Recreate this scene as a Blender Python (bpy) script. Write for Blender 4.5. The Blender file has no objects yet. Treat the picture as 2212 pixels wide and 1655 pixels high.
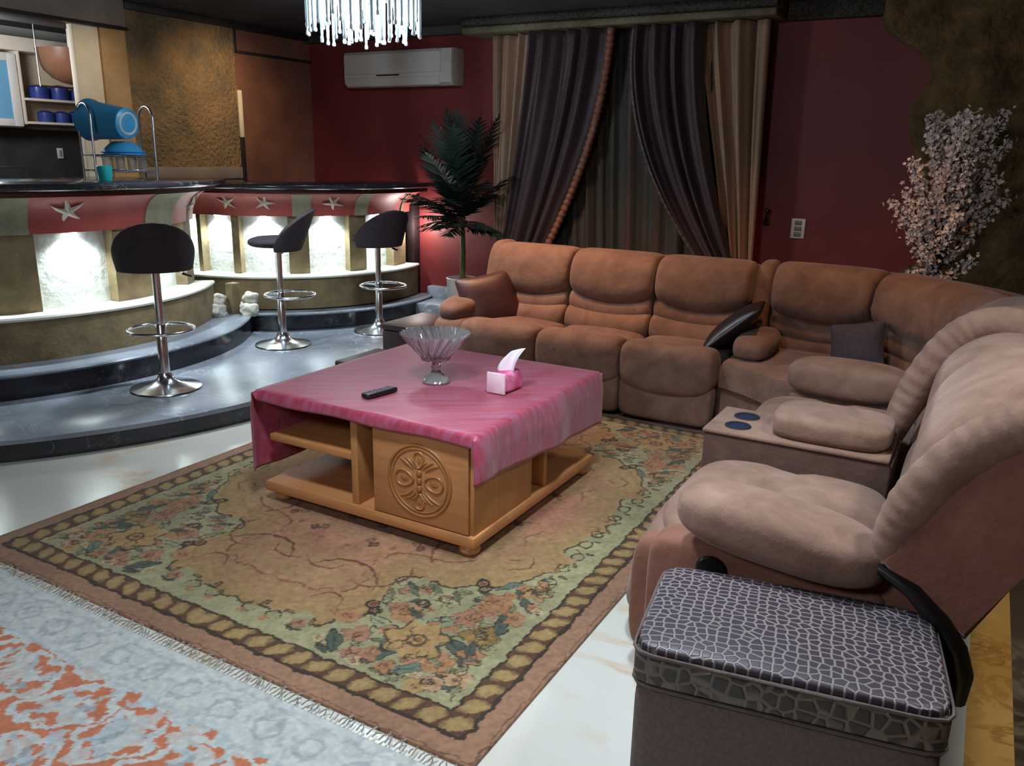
import bpy, bmesh, math, random
import numpy as np
from mathutils import Vector, Matrix

random.seed(7)
rng = np.random.default_rng(11)
scene = bpy.context.scene
col = scene.collection
R = math.radians

# ------------------------------------------------------------------ camera
F_PX, PITCH, ROLL, YAW, CAM_H = 1764.0, R(15.57), R(1.19), R(29.5), 1.55
_fw = Vector((0, math.cos(PITCH), -math.sin(PITCH)))
_r0, _u0 = Vector((1, 0, 0)), Vector((0, math.sin(PITCH), math.cos(PITCH)))
_rt = _r0 * math.cos(ROLL) + _u0 * math.sin(ROLL)
_up = -_r0 * math.sin(ROLL) + _u0 * math.cos(ROLL)
_rz = Matrix.Rotation(YAW, 3, 'Z')
_fw, _rt, _up = _rz @ _fw, _rz @ _rt, _rz @ _up
cam_d = bpy.data.cameras.new('camera')
cam_d.sensor_width = 36.0
cam_d.lens = 36.0 * F_PX / 2212.0
cam_d.clip_start = 0.02
cam = bpy.data.objects.new('camera', cam_d)
col.objects.link(cam)
cam.matrix_world = Matrix(((_rt.x, _up.x, -_fw.x, 0), (_rt.y, _up.y, -_fw.y, 0), (_rt.z, _up.z, -_fw.z, CAM_H), (0, 0, 0, 1)))
scene.camera = cam

# ------------------------------------------------------------------ world, exposure, room lights
world = bpy.data.worlds.new('world')
scene.world = world
world.use_nodes = True
world.node_tree.nodes['Background'].inputs[0].default_value = (0.55, 0.65, 0.85, 1)
world.node_tree.nodes['Background'].inputs[1].default_value = 0.02
vs = scene.view_settings
vs.view_transform = 'Standard'
vs.look = 'None'
vs.gamma = 1.0
vs.use_curve_mapping = False
vs.exposure = 0.3
scene.cycles.max_bounces = 5
scene.cycles.diffuse_bounces = 3
scene.cycles.glossy_bounces = 2
scene.cycles.transmission_bounces = 5
scene.cycles.caustics_reflective = False
scene.cycles.caustics_refractive = False

COOL = (0.83, 0.915, 1.0)
WARM = (1.0, 0.62, 0.30)


def lamp(name, kind, loc, power, color, target=None, size=0.1, spot=60, blend=0.6):
    d = bpy.data.lights.new(name, kind)
    d.energy = power
    d.color = color
    if kind == 'SPOT':
        d.spot_size = R(spot)
        d.spot_blend = blend
        d.shadow_soft_size = size
    elif kind == 'AREA':
        d.shape = 'DISK'
        d.size = size
    else:
        d.shadow_soft_size = size
    o = bpy.data.objects.new(name, d)
    col.objects.link(o)
    o.location = loc
    if target is not None:
        o.rotation_euler = (Vector(target) - Vector(loc)).to_track_quat('-Z', 'Y').to_euler()
    return o


# recessed downlights in the ceiling, a second chandelier and added spots, above and behind the frame
lamp('downlight_over_rug', 'SPOT', (-1.5, 1.6, 2.56), 150, COOL, (-1.6, 1.75, 0), 0.15, 115, 0.9)
lamp('downlight_over_seat', 'SPOT', (-0.95, 2.35, 2.56), 150, (0.78, 0.90, 1.0), (-0.55, 2.7, 0), 0.12, 100, 0.9)
lamp('downlight_side_aisle', 'SPOT', (0.75, 2.4, 2.56), 95, (0.95, 0.94, 0.92), (0.4, 2.7, 0), 0.12, 100, 0.9)
lamp('added_spot_over_bar_step', 'SPOT', (-4.15, 3.7, 2.56), 190, COOL, (-4.15, 3.9, 0), 0.10, 82, 0.8)  # added spot, no fixture there: brightens the platform and stools
lamp('second_chandelier_light', 'POINT', (-1.4, -0.6, 2.25), 85, COOL, None, 0.25)
lamp('warm_downlight_sofa', 'SPOT', (-3.0, 4.5, 2.56), 150, (1.0, 0.44, 0.16), (-2.7, 5.1, 0.65), 0.06, 82, 1.0)
lamp('warm_downlight_corner', 'SPOT', (-0.9, 4.5, 2.56), 44, (1.0, 0.48, 0.22), (-0.85, 5.0, 0.65), 0.08, 100, 0.9)
lamp('warm_downlight_stone', 'SPOT', (-5.2, 5.1, 2.52), 30, (1.0, 0.74, 0.46), (-5.96, 5.2, 1.7), 0.08, 110, 1.0)
lamp('bar_end_lamp', 'POINT', (-4.58, 6.22, 0.90), 7.0, (1.0, 0.90, 0.86), None, 0.04)
lamp('added_warm_spot_column', 'SPOT', (-5.2, 3.95, 2.5), 9, (1.0, 0.80, 0.55), (-5.96, 4.1, 1.9), 0.06, 75, 1.0)  # added beside the stone downlight to warm the column
lamp('kitchen_lamp', 'POINT', (-6.9, 3.6, 2.3), 55, (0.98, 0.97, 1.0), None, 0.2)
CHAND_W = 75


# ------------------------------------------------------------------ helpers: materials
def lin(c):
    c = c / 255.0
    return c / 12.92 if c <= 0.04045 else ((c + 0.055) / 1.055) ** 2.4


def rgb(r, g, b):
    return (lin(r), lin(g), lin(b), 1.0)


class NT:
    def __init__(self, name):
        self.m = bpy.data.materials.new(name)
        self.m.use_nodes = True
        self.t = self.m.node_tree
        self.b = self.t.nodes['Principled BSDF']

    def n(self, typ, **kw):
        nd = self.t.nodes.new(typ)
        for k, v in kw.items():
            if k in nd.inputs:
                nd.inputs[k].default_value = v
            else:
                setattr(nd, k, v)
        return nd

    def l(self, a, b):
        self.t.links.new(a, b)

    def coords(self, scale=(1, 1, 1), rot=(0, 0, 0), kind='Object'):
        tc = self.n('ShaderNodeTexCoord')
        mp = self.n('ShaderNodeMapping')
        mp.inputs['Scale'].default_value = scale
        mp.inputs['Rotation'].default_value = rot
        self.l(tc.outputs[kind], mp.inputs['Vector'])
        return mp.outputs[0]

    def noise(self, vec, scale, detail=5, rough=0.55, dist=0.0):
        nd = self.n('ShaderNodeTexNoise')
        nd.inputs['Scale'].default_value = scale
        nd.inputs['Detail'].default_value = detail
        nd.inputs['Roughness'].default_value = rough
        nd.inputs['Distortion'].default_value = dist
        self.l(vec, nd.inputs['Vector'])
        return nd.outputs['Fac']

    def ramp(self, fac, stops):
        nd = self.n('ShaderNodeValToRGB')
        el = nd.color_ramp.elements
        while len(el) < len(stops):
            el.new(0.5)
        for e, (p, c) in zip(el, stops):
            e.position = p
            e.color = c
        self.l(fac, nd.inputs[0])
        return nd.outputs[0]

    def bump(self, height, strength=0.3, dist=0.01):
        nd = self.n('ShaderNodeBump')
        nd.inputs['Strength'].default_value = strength
        nd.inputs['Distance'].default_value = dist
        self.l(height, nd.inputs['Height'])
        self.l(nd.outputs[0], self.b.inputs['Normal'])

    def mix(self, fac, a, b, mode='MIX'):
        nd = self.n('ShaderNodeMix', data_type='RGBA', blend_type=mode)
        for i, v in ((0, fac), (6, a), (7, b)):
            if hasattr(v, 'is_output'):
                self.l(v, nd.inputs[i])
            else:
                nd.inputs[i].default_value = v
        return nd.outputs[2]

    def set(self, **kw):
        for k, v in kw.items():
            self.b.inputs[k].default_value = v


MATS = {}


def M(name, c1, c2=None, rough=0.6, metal=0.0, nscale=6.0, stops=(0.35, 0.65), bump=0.0, bscale=60.0, bdist=0.004,
      sheen=0.0, coat=0.0, stretch=(1, 1, 1), detail=5, spec=None):
    t = NT(name)
    v = t.coords(stretch)
    if c2 is not None:
        t.l(t.ramp(t.noise(v, nscale, detail), [(stops[0], c1), (stops[1], c2)]), t.b.inputs['Base Color'])
    else:
        t.set(**{'Base Color': c1})
    t.set(Roughness=rough, Metallic=metal)
    if sheen:
        t.set(**{'Sheen Weight': sheen, 'Sheen Roughness': 0.4})
    if coat:
        t.set(**{'Coat Weight': coat, 'Coat Roughness': 0.1})
    if spec is not None:
        t.set(**{'Specular IOR Level': spec})
    if bump:
        t.bump(t.noise(v, bscale, 4), bump, bdist)
    MATS[name] = t.m
    return t.m


def marble(name, base, vein, base2, rough=0.15, scale=2.0, width=0.03, bump=0.0, rot=0.5):
    t = NT(name)
    v = t.coords((1, 1, 1), (0.2, 0.3, rot))
    n1 = t.noise(v, scale, 7, 0.6, 1.4)
    cb = t.ramp(t.noise(v, scale * 0.8, 5), [(0.35, base), (0.68, base2)])
    ab = t.n('ShaderNodeMath', operation='SUBTRACT')
    t.l(n1, ab.inputs[0])
    ab.inputs[1].default_value = 0.5
    a2 = t.n('ShaderNodeMath', operation='ABSOLUTE')
    t.l(ab.outputs[0], a2.inputs[0])
    f = t.ramp(a2.outputs[0], [(0.0, (1, 1, 1, 1)), (width, (0, 0, 0, 1))])
    gate = t.ramp(t.noise(v, scale * 0.7, 3), [(0.45, (0, 0, 0, 1)), (0.62, (1, 1, 1, 1))])
    ff = t.mix(1.0, f, gate, 'MULTIPLY')
    t.l(t.mix(ff, cb, vein), t.b.inputs['Base Color'])
    t.set(Roughness=rough)
    MATS[name] = t.m
    return t.m


def wood(name, a, b, dark, axis=(1, 14, 14), rough=0.4):
    t = NT(name)
    v = t.coords(axis)
    base = t.ramp(t.noise(v, 2.2, 6, 0.6, 0.6), [(0.3, a), (0.62, b), (0.8, dark)])
    t.l(base, t.b.inputs['Base Color'])
    t.set(Roughness=rough)
    t.bump(t.noise(v, 9, 4), 0.12, 0.002)
    MATS[name] = t.m
    return t.m


# upholstery: brown microfibre with soft nap
def suede(name, a, b, c):
    t = NT(name)
    v = t.coords()
    n = t.noise(v, 5.5, 6, 0.62, 0.6)
    t.l(t.ramp(n, [(0.28, a), (0.5, b), (0.74, c)]), t.b.inputs['Base Color'])
    t.set(Roughness=0.85, **{'Sheen Weight': 0.2, 'Sheen Roughness': 0.35, 'Specular IOR Level': 0.2})
    big = t.noise(v, 14, 3)
    fine = t.noise(v, 260, 2)
    ad = t.n('ShaderNodeMath', operation='MULTIPLY_ADD')
    t.l(fine, ad.inputs[0])
    ad.inputs[1].default_value = 0.12
    t.l(big, ad.inputs[2])
    t.bump(ad.outputs[0], 0.5, 0.012)
    MATS[name] = t.m
    return t.m


SUEDE = suede('brown_suede', rgb(108, 83, 70), rgb(128, 101, 87), rgb(146, 118, 104))
SUEDE_SHELL = suede('reddish_brown_shell_fabric', rgb(112, 74, 59), rgb(124, 84, 69), rgb(132, 92, 78))
SUEDE_DARK = suede('dark_brown_base_fabric', rgb(74, 54, 46), rgb(84, 62, 54), rgb(94, 70, 60))
OTTO = M('grey_brown_ottoman_fabric', rgb(80, 68, 66), rgb(98, 85, 82), 0.9, 0, 90, (0.3, 0.7), 0.35, 300, 0.003)
LEATH_BR = M('dark_brown_leather', rgb(42, 29, 28), rgb(54, 38, 36), 0.42, 0, 8, (0.35, 0.65), 0.2, 180, 0.002)
LEATH_MA = M('maroon_leather', rgb(56, 32, 34), rgb(74, 44, 44), 0.45, 0, 9, (0.3, 0.7), 0.3, 120, 0.003)
LEATH_BK = M('black_leather', rgb(26, 23, 26), rgb(38, 34, 38), 0.4, 0, 9, (0.3, 0.7), 0.2, 120, 0.002)
CUSH_GR = M('dark_slate_fabric', rgb(58, 54, 64), rgb(74, 68, 78), 0.8, 0, 40, (0.3, 0.7), 0.3, 200, 0.003)
BLACKPL = M('black_plastic', rgb(16, 15, 16), None, 0.35)
BLACKRUB = M('dark_rubber', rgb(22, 22, 24), None, 0.7)
CHROME = M('chrome', (0.86, 0.89, 0.92, 1), None, 0.2, 1.0)
STEEL = M('brushed_steel_wire', (0.45, 0.46, 0.5, 1), None, 0.3, 1.0)
STOOL_F = M('black_purple_stool_fabric', rgb(38, 30, 36), rgb(52, 42, 48), 0.85, 0, 30, (0.3, 0.7), 0.25, 260, 0.003)
RED = M('red_wall_paint', rgb(110, 38, 39), rgb(124, 46, 46), 0.55, 0, 3, (0.3, 0.7), 0.12, 30, 0.004)
REDC = M('red_cove_plaster', rgb(150, 62, 58), rgb(170, 80, 72), 0.5, 0, 4, (0.3, 0.7), 0.12, 30, 0.004)
DARKRED = M('dark_red_underside', rgb(78, 30, 30), None, 0.6)
BROWNW = M('brown_alcove_plaster', rgb(104, 66, 52), rgb(128, 82, 62), 0.7, 0, 4, (0.3, 0.7), 0.2, 40, 0.004)
CEIL = M('dark_ceiling_plaster', rgb(58, 58, 60), rgb(68, 67, 68), 0.85, 0, 5, (0.3, 0.7), 0.1, 40)
BEAM = M('grey_brown_beam', rgb(122, 107, 94), rgb(138, 122, 108), 0.7, 0, 6, (0.3, 0.7), 0.15, 40)
DARKTRIM = M('black_brown_trim', rgb(36, 28, 28), None, 0.5)
PELM = M('olive_grey_plaster_trim', rgb(92, 86, 66), rgb(112, 106, 82), 0.75, 0, 20, (0.3, 0.7), 0.4, 60, 0.006)
PELMD = M('dark_rope_texture', rgb(40, 40, 40), rgb(74, 70, 60), 0.8, 0, 60, (0.42, 0.6), 0.8, 70, 0.01)
CREAM = M('cream_plaster', rgb(212, 198, 168), rgb(226, 212, 184), 0.7, 0, 6, (0.3, 0.7), 0.15, 40)
WHITEP = M('white_plastic', rgb(222, 222, 216), None, 0.35)
ACW = M('aged_white_plastic', rgb(196, 190, 182), rgb(206, 200, 192), 0.4, 0, 3)
WHITEL = M('white_laminate', rgb(214, 206, 190), rgb(224, 216, 200), 0.4, 0, 4)
NICHE = M('pale_rough_plaster', rgb(206, 208, 198), rgb(226, 228, 220), 0.8, 0, 7, (0.3, 0.7), 0.55, 9, 0.03)
LEDGE = M('cream_ledge_stone', rgb(216, 214, 200), rgb(226, 224, 210), 0.6, 0, 10, (0.3, 0.7), 0.2, 40)
STAR = M('pale_starfish_plaster', rgb(222, 216, 200), rgb(236, 230, 216), 0.7, 0, 30, (0.3, 0.7), 0.3, 120, 0.003)
STONE = M('tan_bar_stone', rgb(104, 89, 62), rgb(134, 115, 82), 0.8, 0, 9, (0.3, 0.7), 0.55, 45, 0.008)
STONEG = M('grey_green_rib_stone', rgb(122, 118, 96), rgb(150, 146, 122), 0.8, 0, 9, (0.3, 0.7), 0.4, 45, 0.006)
ROCKW = M('white_coral_rock', rgb(190, 186, 172), rgb(226, 222, 208), 0.9, 0, 14, (0.3, 0.7), 0.8, 30, 0.02)
ROCK = M('brown_faux_rock', rgb(84, 70, 44), rgb(132, 106, 66), 0.9, 0, 7, (0.35, 0.68), 0.9, 16, 0.04, detail=8)
MARB_D = marble('black_marble', rgb(30, 30, 34), rgb(112, 110, 112), rgb(52, 52, 60), 0.16, 3.4, 0.012)
MARB_P = marble('blue_grey_platform_marble', rgb(108, 116, 126), rgb(178, 184, 190), rgb(142, 150, 160), 0.24, 2.6, 0.012)
MARB_C = marble('cream_marble', rgb(188, 187, 178), rgb(186, 160, 128), rgb(202, 201, 194), 0.17, 1.1, 0.05, rot=0.9)
MARB_O = marble('golden_marble', rgb(188, 142, 72), rgb(150, 104, 46), rgb(206, 164, 96), 0.2, 3.0, 0.04)
MARB_B = marble('dark_brown_stone_floor', rgb(92, 76, 60), rgb(126, 110, 88), rgb(70, 57, 46), 0.3, 3.0, 0.06)
MARB_G = marble('grey_marble', rgb(120, 128, 138), rgb(200, 204, 210), rgb(146, 152, 162), 0.25, 3.0, 0.03)
WOOD = wood('honey_wood', rgb(174, 116, 70), rgb(190, 132, 84), rgb(150, 96, 56))
WOODV = wood('honey_wood_upright', rgb(172, 118, 68), rgb(188, 134, 82), rgb(150, 98, 54), (14, 14, 1))
WOODC = M('carved_wood', rgb(150, 98, 54), rgb(172, 118, 68), 0.35, 0, 10)
BLUEP = M('blue_pot_enamel', rgb(44, 60, 128), rgb(56, 74, 146), 0.3, 0, 4)
BLUEPL = M('sky_blue_plastic', rgb(60, 150, 200), rgb(72, 164, 212), 0.35, 0, 3)
BLUEDK = M('deep_blue_plastic', rgb(30, 110, 190), None, 0.35)
TEALP = M('teal_plastic', rgb(50, 190, 196), None, 0.35)
DARKK = M('dark_kitchen_tile', rgb(52, 56, 56), rgb(66, 70, 70), 0.3, 0, 4)
GREYK = M('grey_kitchen_wall', rgb(150, 156, 150), rgb(166, 172, 164), 0.6, 0, 3)
WARMK = M('terracotta_vase_glaze', rgb(120, 82, 58), rgb(138, 96, 70), 0.45, 0, 5)
LEAF = M('dark_green_leaf', rgb(22, 40, 38), rgb(32, 54, 46), 0.5, 0, 8)
STEMG = M('olive_green_stem', rgb(88, 92, 46), rgb(104, 106, 58), 0.6, 0, 8)
BARK = M('black_brown_bark', rgb(34, 26, 24), rgb(50, 38, 34), 0.85, 0, 12)
BLOSS = M('pale_pink_blossom', rgb(232, 222, 220), rgb(244, 238, 236), 0.8, 0, 30)
SOIL = M('dark_soil', rgb(40, 32, 26), None, 0.95)
PINK = M('pink_tissue_pack', rgb(222, 96, 150), rgb(240, 150, 186), 0.25, 0, 16, (0.4, 0.6))
PINKW = M('pale_pink_card', rgb(236, 200, 214), rgb(244, 220, 230), 0.4, 0, 20)
TISSUE = M('white_tissue', rgb(236, 226, 234), None, 0.9)
DBEIGE = M('beige_drape_fabric', rgb(146, 118, 94), rgb(166, 136, 110), 0.7, 0, 3, (0.3, 0.7), 0.15, 200, 0.002, 0.3, stretch=(1, 1, 0.3))
DPURP = M('aubergine_drape_fabric', rgb(50, 37, 42), rgb(66, 47, 51), 0.6, 0, 3, (0.3, 0.7), 0.15, 200, 0.002, 0.3, stretch=(1, 1, 0.3))
BRAID = M('copper_braid_trim', rgb(108, 70, 54), rgb(142, 94, 72), 0.6, 0, 40)
REMB = M('remote_black', rgb(24, 22, 26), None, 0.4)
REMK = M('remote_grey_keys', rgb(120, 116, 124), None, 0.5)


def stripes_mat(name):
    t = NT(name)
    v = t.coords((1, 0.0, 0.0))
    n = t.noise(v, 9.0, 3)
    t.l(t.ramp(n, [(0.30, rgb(40, 38, 34)), (0.44, rgb(66, 54, 44)), (0.52, rgb(46, 52, 44)), (0.60, rgb(78, 52, 40)), (0.70, rgb(44, 44, 42))]),
        t.b.inputs['Base Color'])
    t.set(Roughness=0.7)
    return t.m


SHEER = stripes_mat('striped_sheer_fabric')


def cloth_mat(name):
    t = NT(name)
    v0 = t.coords((1, 1, 1), (0, 0, R(-38)))
    mp = t.n('ShaderNodeMapping')
    mp.inputs['Scale'].default_value = (2.0, 26.0, 6.0)
    t.l(v0, mp.inputs['Vector'])
    v = mp.outputs[0]
    n = t.noise(v, 1.6, 5, 0.6, 0.5)
    t.l(t.ramp(n, [(0.32, rgb(146, 44, 72)), (0.5, rgb(166, 58, 86)), (0.62, rgb(160, 82, 110)), (0.74, rgb(132, 86, 122))]), t.b.inputs['Base Color'])
    t.set(Roughness=0.45, **{'Sheen Weight': 0.3})
    t.bump(t.noise(v, 14, 3), 0.05, 0.002)
    return t.m


CLOTH = cloth_mat('magenta_table_cloth_fabric')


def stonewall_mat(name):
    t = NT(name)
    v = t.coords()
    n = t.noise(v, 4.0, 7, 0.6)
    t.l(t.ramp(n, [(0.3, rgb(92, 82, 64)), (0.5, rgb(126, 102, 70)), (0.7, rgb(146, 114, 76))]), t.b.inputs['Base Color'])
    v2 = t.coords((0, 1, 1), (R(45), 0, 0))
    br = t.n('ShaderNodeTexBrick')
    br.inputs['Scale'].default_value = 9.0
    br.inputs['Mortar Size'].default_value = 0.03
    br.offset = 0.0
    br.inputs['Brick Width'].default_value = 0.5
    br.inputs['Row Height'].default_value = 0.5
    rot = t.n('ShaderNodeSeparateXYZ')
    t.l(v2, rot.inputs[0])
    cb = t.n('ShaderNodeCombineXYZ')
    t.l(rot.outputs[1], cb.inputs[0])
    t.l(rot.outputs[2], cb.inputs[1])
    t.l(cb.outputs[0], br.inputs['Vector'])
    ad = t.n('ShaderNodeMath', operation='MULTIPLY_ADD')
    t.l(t.noise(v, 30, 5), ad.inputs[0])
    ad.inputs[1].default_value = 1.2
    inv = t.n('ShaderNodeMath', operation='SUBTRACT')
    inv.inputs[0].default_value = 1.0
    t.l(br.outputs['Fac'], inv.inputs[1])
    t.l(inv.outputs[0], ad.inputs[2])
    t.bump(ad.outputs[0], 1.0, 0.03)
    t.set(Roughness=0.8)
    return t.m


STONEW = stonewall_mat('carved_diamond_stone')


def croc_mat(name, scale, dark, light, flat=False):
    t = NT(name)
    v = t.coords((1.0, 1.25, 1.0))
    vo = t.n('ShaderNodeTexVoronoi', feature='DISTANCE_TO_EDGE')
    vo.inputs['Randomness'].default_value = 0.6
    if flat:
        vo.voronoi_dimensions = '2D'
    # smaller scales along the middle of the hide
    ln = t.n('ShaderNodeVectorMath', operation='LENGTH')
    t.l(v, ln.inputs[0])
    mr = t.n('ShaderNodeMapRange')
    mr.inputs['From Min'].default_value = 0.05
    mr.inputs['From Max'].default_value = 0.40
    mr.inputs['To Min'].default_value = 1.35
    mr.inputs['To Max'].default_value = 0.80
    t.l(ln.outputs['Value'], mr.inputs['Value'])
    vm = t.n('ShaderNodeVectorMath', operation='SCALE')
    t.l(v, vm.inputs[0])
    t.l(mr.outputs[0], vm.inputs['Scale'])
    t.l(vm.outputs[0], vo.inputs['Vector'])
    vo.inputs['Scale'].default_value = scale
    f = t.ramp(vo.outputs['Distance'], [(0.05, (0, 0, 0, 1)), (0.15, (1, 1, 1, 1))])
    t.l(t.mix(f, light, dark), t.b.inputs['Base Color'])
    t.set(Roughness=0.42)
    t.bump(f, 0.5, 0.006)
    return t.m


CROC = croc_mat('crocodile_print_top', 50.0, rgb(50, 44, 52), rgb(122, 112, 112), True)
CROCS = croc_mat('crocodile_print_side', 34.0, rgb(44, 38, 38), rgb(92, 82, 72))


def glass_mat(name, c, rough=0.03, ior=1.5):
    t = NT(name)
    t.set(**{'Base Color': c, 'Roughness': rough, 'Transmission Weight': 1.0, 'IOR': ior})
    return t.m


GLASS = glass_mat('cut_glass', (0.97, 0.98, 1, 1), 0.03)
GLASS.node_tree.nodes['Principled BSDF'].inputs['Transmission Weight'].default_value = 0.80
CRYS = NT('crystal_rod_glass')
CRYS.set(**{'Base Color': (0.80, 0.92, 1, 1), 'Roughness': 0.15})
CRYS = CRYS.m
BLUEG = NT('blue_frosted_glass')
BLUEG.set(**{'Base Color': rgb(110, 170, 205), 'Roughness': 0.25})
BLUEG = BLUEG.m


def emit(name, c, s):
    t = NT(name)
    t.set(**{'Base Color': c, 'Emission Color': c, 'Emission Strength': s})
    t.m.cycles.emission_sampling = 'NONE'  # the lamp beside it does the lighting
    return t.m


BULB = emit('lit_bulb', (0.86, 0.94, 1, 1), 40)
SPOTG = emit('lit_spot_lens', (0.85, 0.95, 1, 1), 30)


def attr_mat(name, attr, rough=0.95, bump=0.35):
    t = NT(name)
    at = t.n('ShaderNodeAttribute')
    at.attribute_name = attr
    v = t.coords()
    n = t.noise(v, 55, 4)
    t.l(t.mix(0.22, at.outputs['Color'], t.ramp(n, [(0.3, (0.25, 0.25, 0.25, 1)), (0.7, (1, 1, 1, 1))]), 'MULTIPLY'), t.b.inputs['Base Color'])
    t.set(Roughness=rough, **{'Specular IOR Level': 0.1, 'Sheen Weight': 0.15})
    t.bump(t.noise(v, 240, 3), bump, 0.004)
    return t.m


RUGM = attr_mat('woven_rug_print', 'rug_color')


# ------------------------------------------------------------------ helpers: geometry
def link(name, me, mat, parent=None, smooth=True, angle=None):
    o = bpy.data.objects.new(name, me)
    col.objects.link(o)
    if mat is not None and len(me.materials) == 0:
        me.materials.append(mat)
    if smooth:
        me.polygons.foreach_set('use_smooth', [True] * len(me.polygons))
        if angle is not None:
            try:
                me.set_sharp_from_angle(angle=R(angle))
            except Exception:
                pass
    if parent is not None:
        o.parent = parent
    return o


def from_bm(name, bm, mat, parent=None, smooth=True, angle=40):
    bmesh.ops.recalc_face_normals(bm, faces=bm.faces[:])
    me = bpy.data.meshes.new(name)
    bm.to_mesh(me)
    bm.free()
    return link(name, me, mat, parent, smooth, angle)


def from_np(name, V, Fc, mat, parent=None, smooth=True, angle=None):
    me = bpy.data.meshes.new(name)
    me.from_pydata([tuple(map(float, v)) for v in V], [], [tuple(map(int, f)) for f in Fc])
    me.update()
    return link(name, me, mat, parent, smooth, angle)


def tag(o, label, cat, group=None):
    o['label'] = label
    o['category'] = cat
    if group:
        o['group'] = group
    return o


def struct(o):
    o['kind'] = 'structure'
    return o


def thing(name, label, cat, loc=(0, 0, 0), rz=0.0, group=None):
    o = bpy.data.objects.new(name, None)
    o.empty_display_size = 0.05
    col.objects.link(o)
    o.location = loc
    o.rotation_euler = (0, 0, rz)
    return tag(o, label, cat, group)


def box(name, x0, x1, y0, y1, z0, z1, mat, parent=None, bev=0.004, seg=2):
    bm = bmesh.new()
    bmesh.ops.create_cube(bm, size=1.0)
    for v in bm.verts:
        v.co = Vector(((x0 + x1) / 2 + v.co.x * (x1 - x0), (y0 + y1) / 2 + v.co.y * (y1 - y0), (z0 + z1) / 2 + v.co.z * (z1 - z0)))
    if bev:
        bmesh.ops.bevel(bm, geom=bm.edges[:] + bm.verts[:], offset=bev, segments=seg, profile=0.5, affect='EDGES')
    return from_bm(name, bm, mat, parent)


def superbox(name, size, mat, parent=None, n=4.0, div=12, deform=None, at=(0, 0, 0), rot=None, m=None):
    bm = bmesh.new()
    bmesh.ops.create_cube(bm, size=2.0)
    bmesh.ops.subdivide_edges(bm, edges=bm.edges[:], cuts=div - 1, use_grid_fill=True)
    P = np.array([v.co[:] for v in bm.verts])
    # even out the parameter so that corners get enough points
    P = np.sign(P) * np.abs(np.sin(P * math.pi / 2)) ** 0.9
    if m is None:
        d = (np.abs(P) ** n).sum(1) ** (1.0 / n)
    else:  # roll: full along x, rounded in section
        d = (np.abs(P[:, 0]) ** n + (np.abs(P[:, 1]) ** m + np.abs(P[:, 2]) ** m) ** (n / m)) ** (1.0 / n)
    P = P / d[:, None]
    P = P * (np.array(size) / 2)
    if deform:
        P = deform(P)
    if rot is not None:
        P = P @ np.array(Matrix(rot.to_matrix() if hasattr(rot, 'to_matrix') else rot)).T
    P = P + np.array(at)
    for v, p in zip(bm.verts, P):
        v.co = p
    return from_bm(name, bm, mat, parent, True, None)


def lathe(name, prof, mat, parent=None, seg=32, at=(0, 0, 0), fn=None, angle=40):
    V, Fc = [], []
    n = len(prof)
    for i in range(seg):
        a = 2 * math.pi * i / seg
        for j, (r, z) in enumerate(prof):
            rr, aa = (r, a) if fn is None else fn(r, z, a, j)
            V.append((at[0] + rr * math.cos(aa), at[1] + rr * math.sin(aa), at[2] + z))
    for i in range(seg):
        k = (i + 1) % seg
        for j in range(n - 1):
            Fc.append((i * n + j, k * n + j, k * n + j + 1, i * n + j + 1))
    if prof[0][0] < 1e-6 or prof[-1][0] < 1e-6:
        bm = bmesh.new()
        me = bpy.data.meshes.new('tmp')
        me.from_pydata(V, [], Fc)
        bm.from_mesh(me)
        bpy.data.meshes.remove(me)
        bmesh.ops.remove_doubles(bm, verts=bm.verts[:], dist=1e-6)
        return from_bm(name, bm, mat, parent, True, angle)
    return from_np(name, V, Fc, mat, parent, True, angle)


def tube_arrays(pts, rad, seg=8, cap=True, rfun=None):
    pts = [Vector(p) for p in pts]
    V, Fc = [], []
    n = len(pts)
    ref = Vector((0, 0, 1))
    prevx = None
    for i, p in enumerate(pts):
        t = (pts[min(i + 1, n - 1)] - pts[max(i - 1, 0)]).normalized()
        if prevx is None:
            x = t.cross(ref)
            if x.length < 1e-3:
                x = t.cross(Vector((1, 0, 0)))
            x.normalize()
        else:
            x = (prevx - t * prevx.dot(t)).normalized()
        prevx = x
        y = t.cross(x)
        r = rad[i] if hasattr(rad, '__len__') else rad
        for k in range(seg):
            a = 2 * math.pi * k / seg
            rr = r if rfun is None else r * rfun(i / (n - 1), a)
            V.append(p + x * (rr * math.cos(a)) + y * (rr * math.sin(a)))
    for i in range(n - 1):
        for k in range(seg):
            k2 = (k + 1) % seg
            Fc.append((i * seg + k, i * seg + k2, (i + 1) * seg + k2, (i + 1) * seg + k))
    if cap:
        Fc.append(tuple(range(seg - 1, -1, -1)))
        Fc.append(tuple((n - 1) * seg + k for k in range(seg)))
    return V, Fc


def tube(name, pts, rad, mat, parent=None, seg=8, cap=True, rfun=None):
    V, Fc = tube_arrays(pts, rad, seg, cap, rfun)
    return from_np(name, V, Fc, mat, parent, True, 60)


def ring(name, c, r, rad, mat, parent=None, seg=32, tseg=8):
    V, Fc = [], []
    for i in range(seg):
        a = 2 * math.pi * i / seg
        for k in range(tseg):
            b = 2 * math.pi * k / tseg
            rr = r + rad * math.cos(b)
            V.append((c[0] + rr * math.cos(a), c[1] + rr * math.sin(a), c[2] + rad * math.sin(b)))
    for i in range(seg):
        i2 = (i + 1) % seg
        for k in range(tseg):
            k2 = (k + 1) % tseg
            Fc.append((i * tseg + k, i2 * tseg + k, i2 * tseg + k2, i * tseg + k2))
    return from_np(name, V, Fc, mat, parent)


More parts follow.
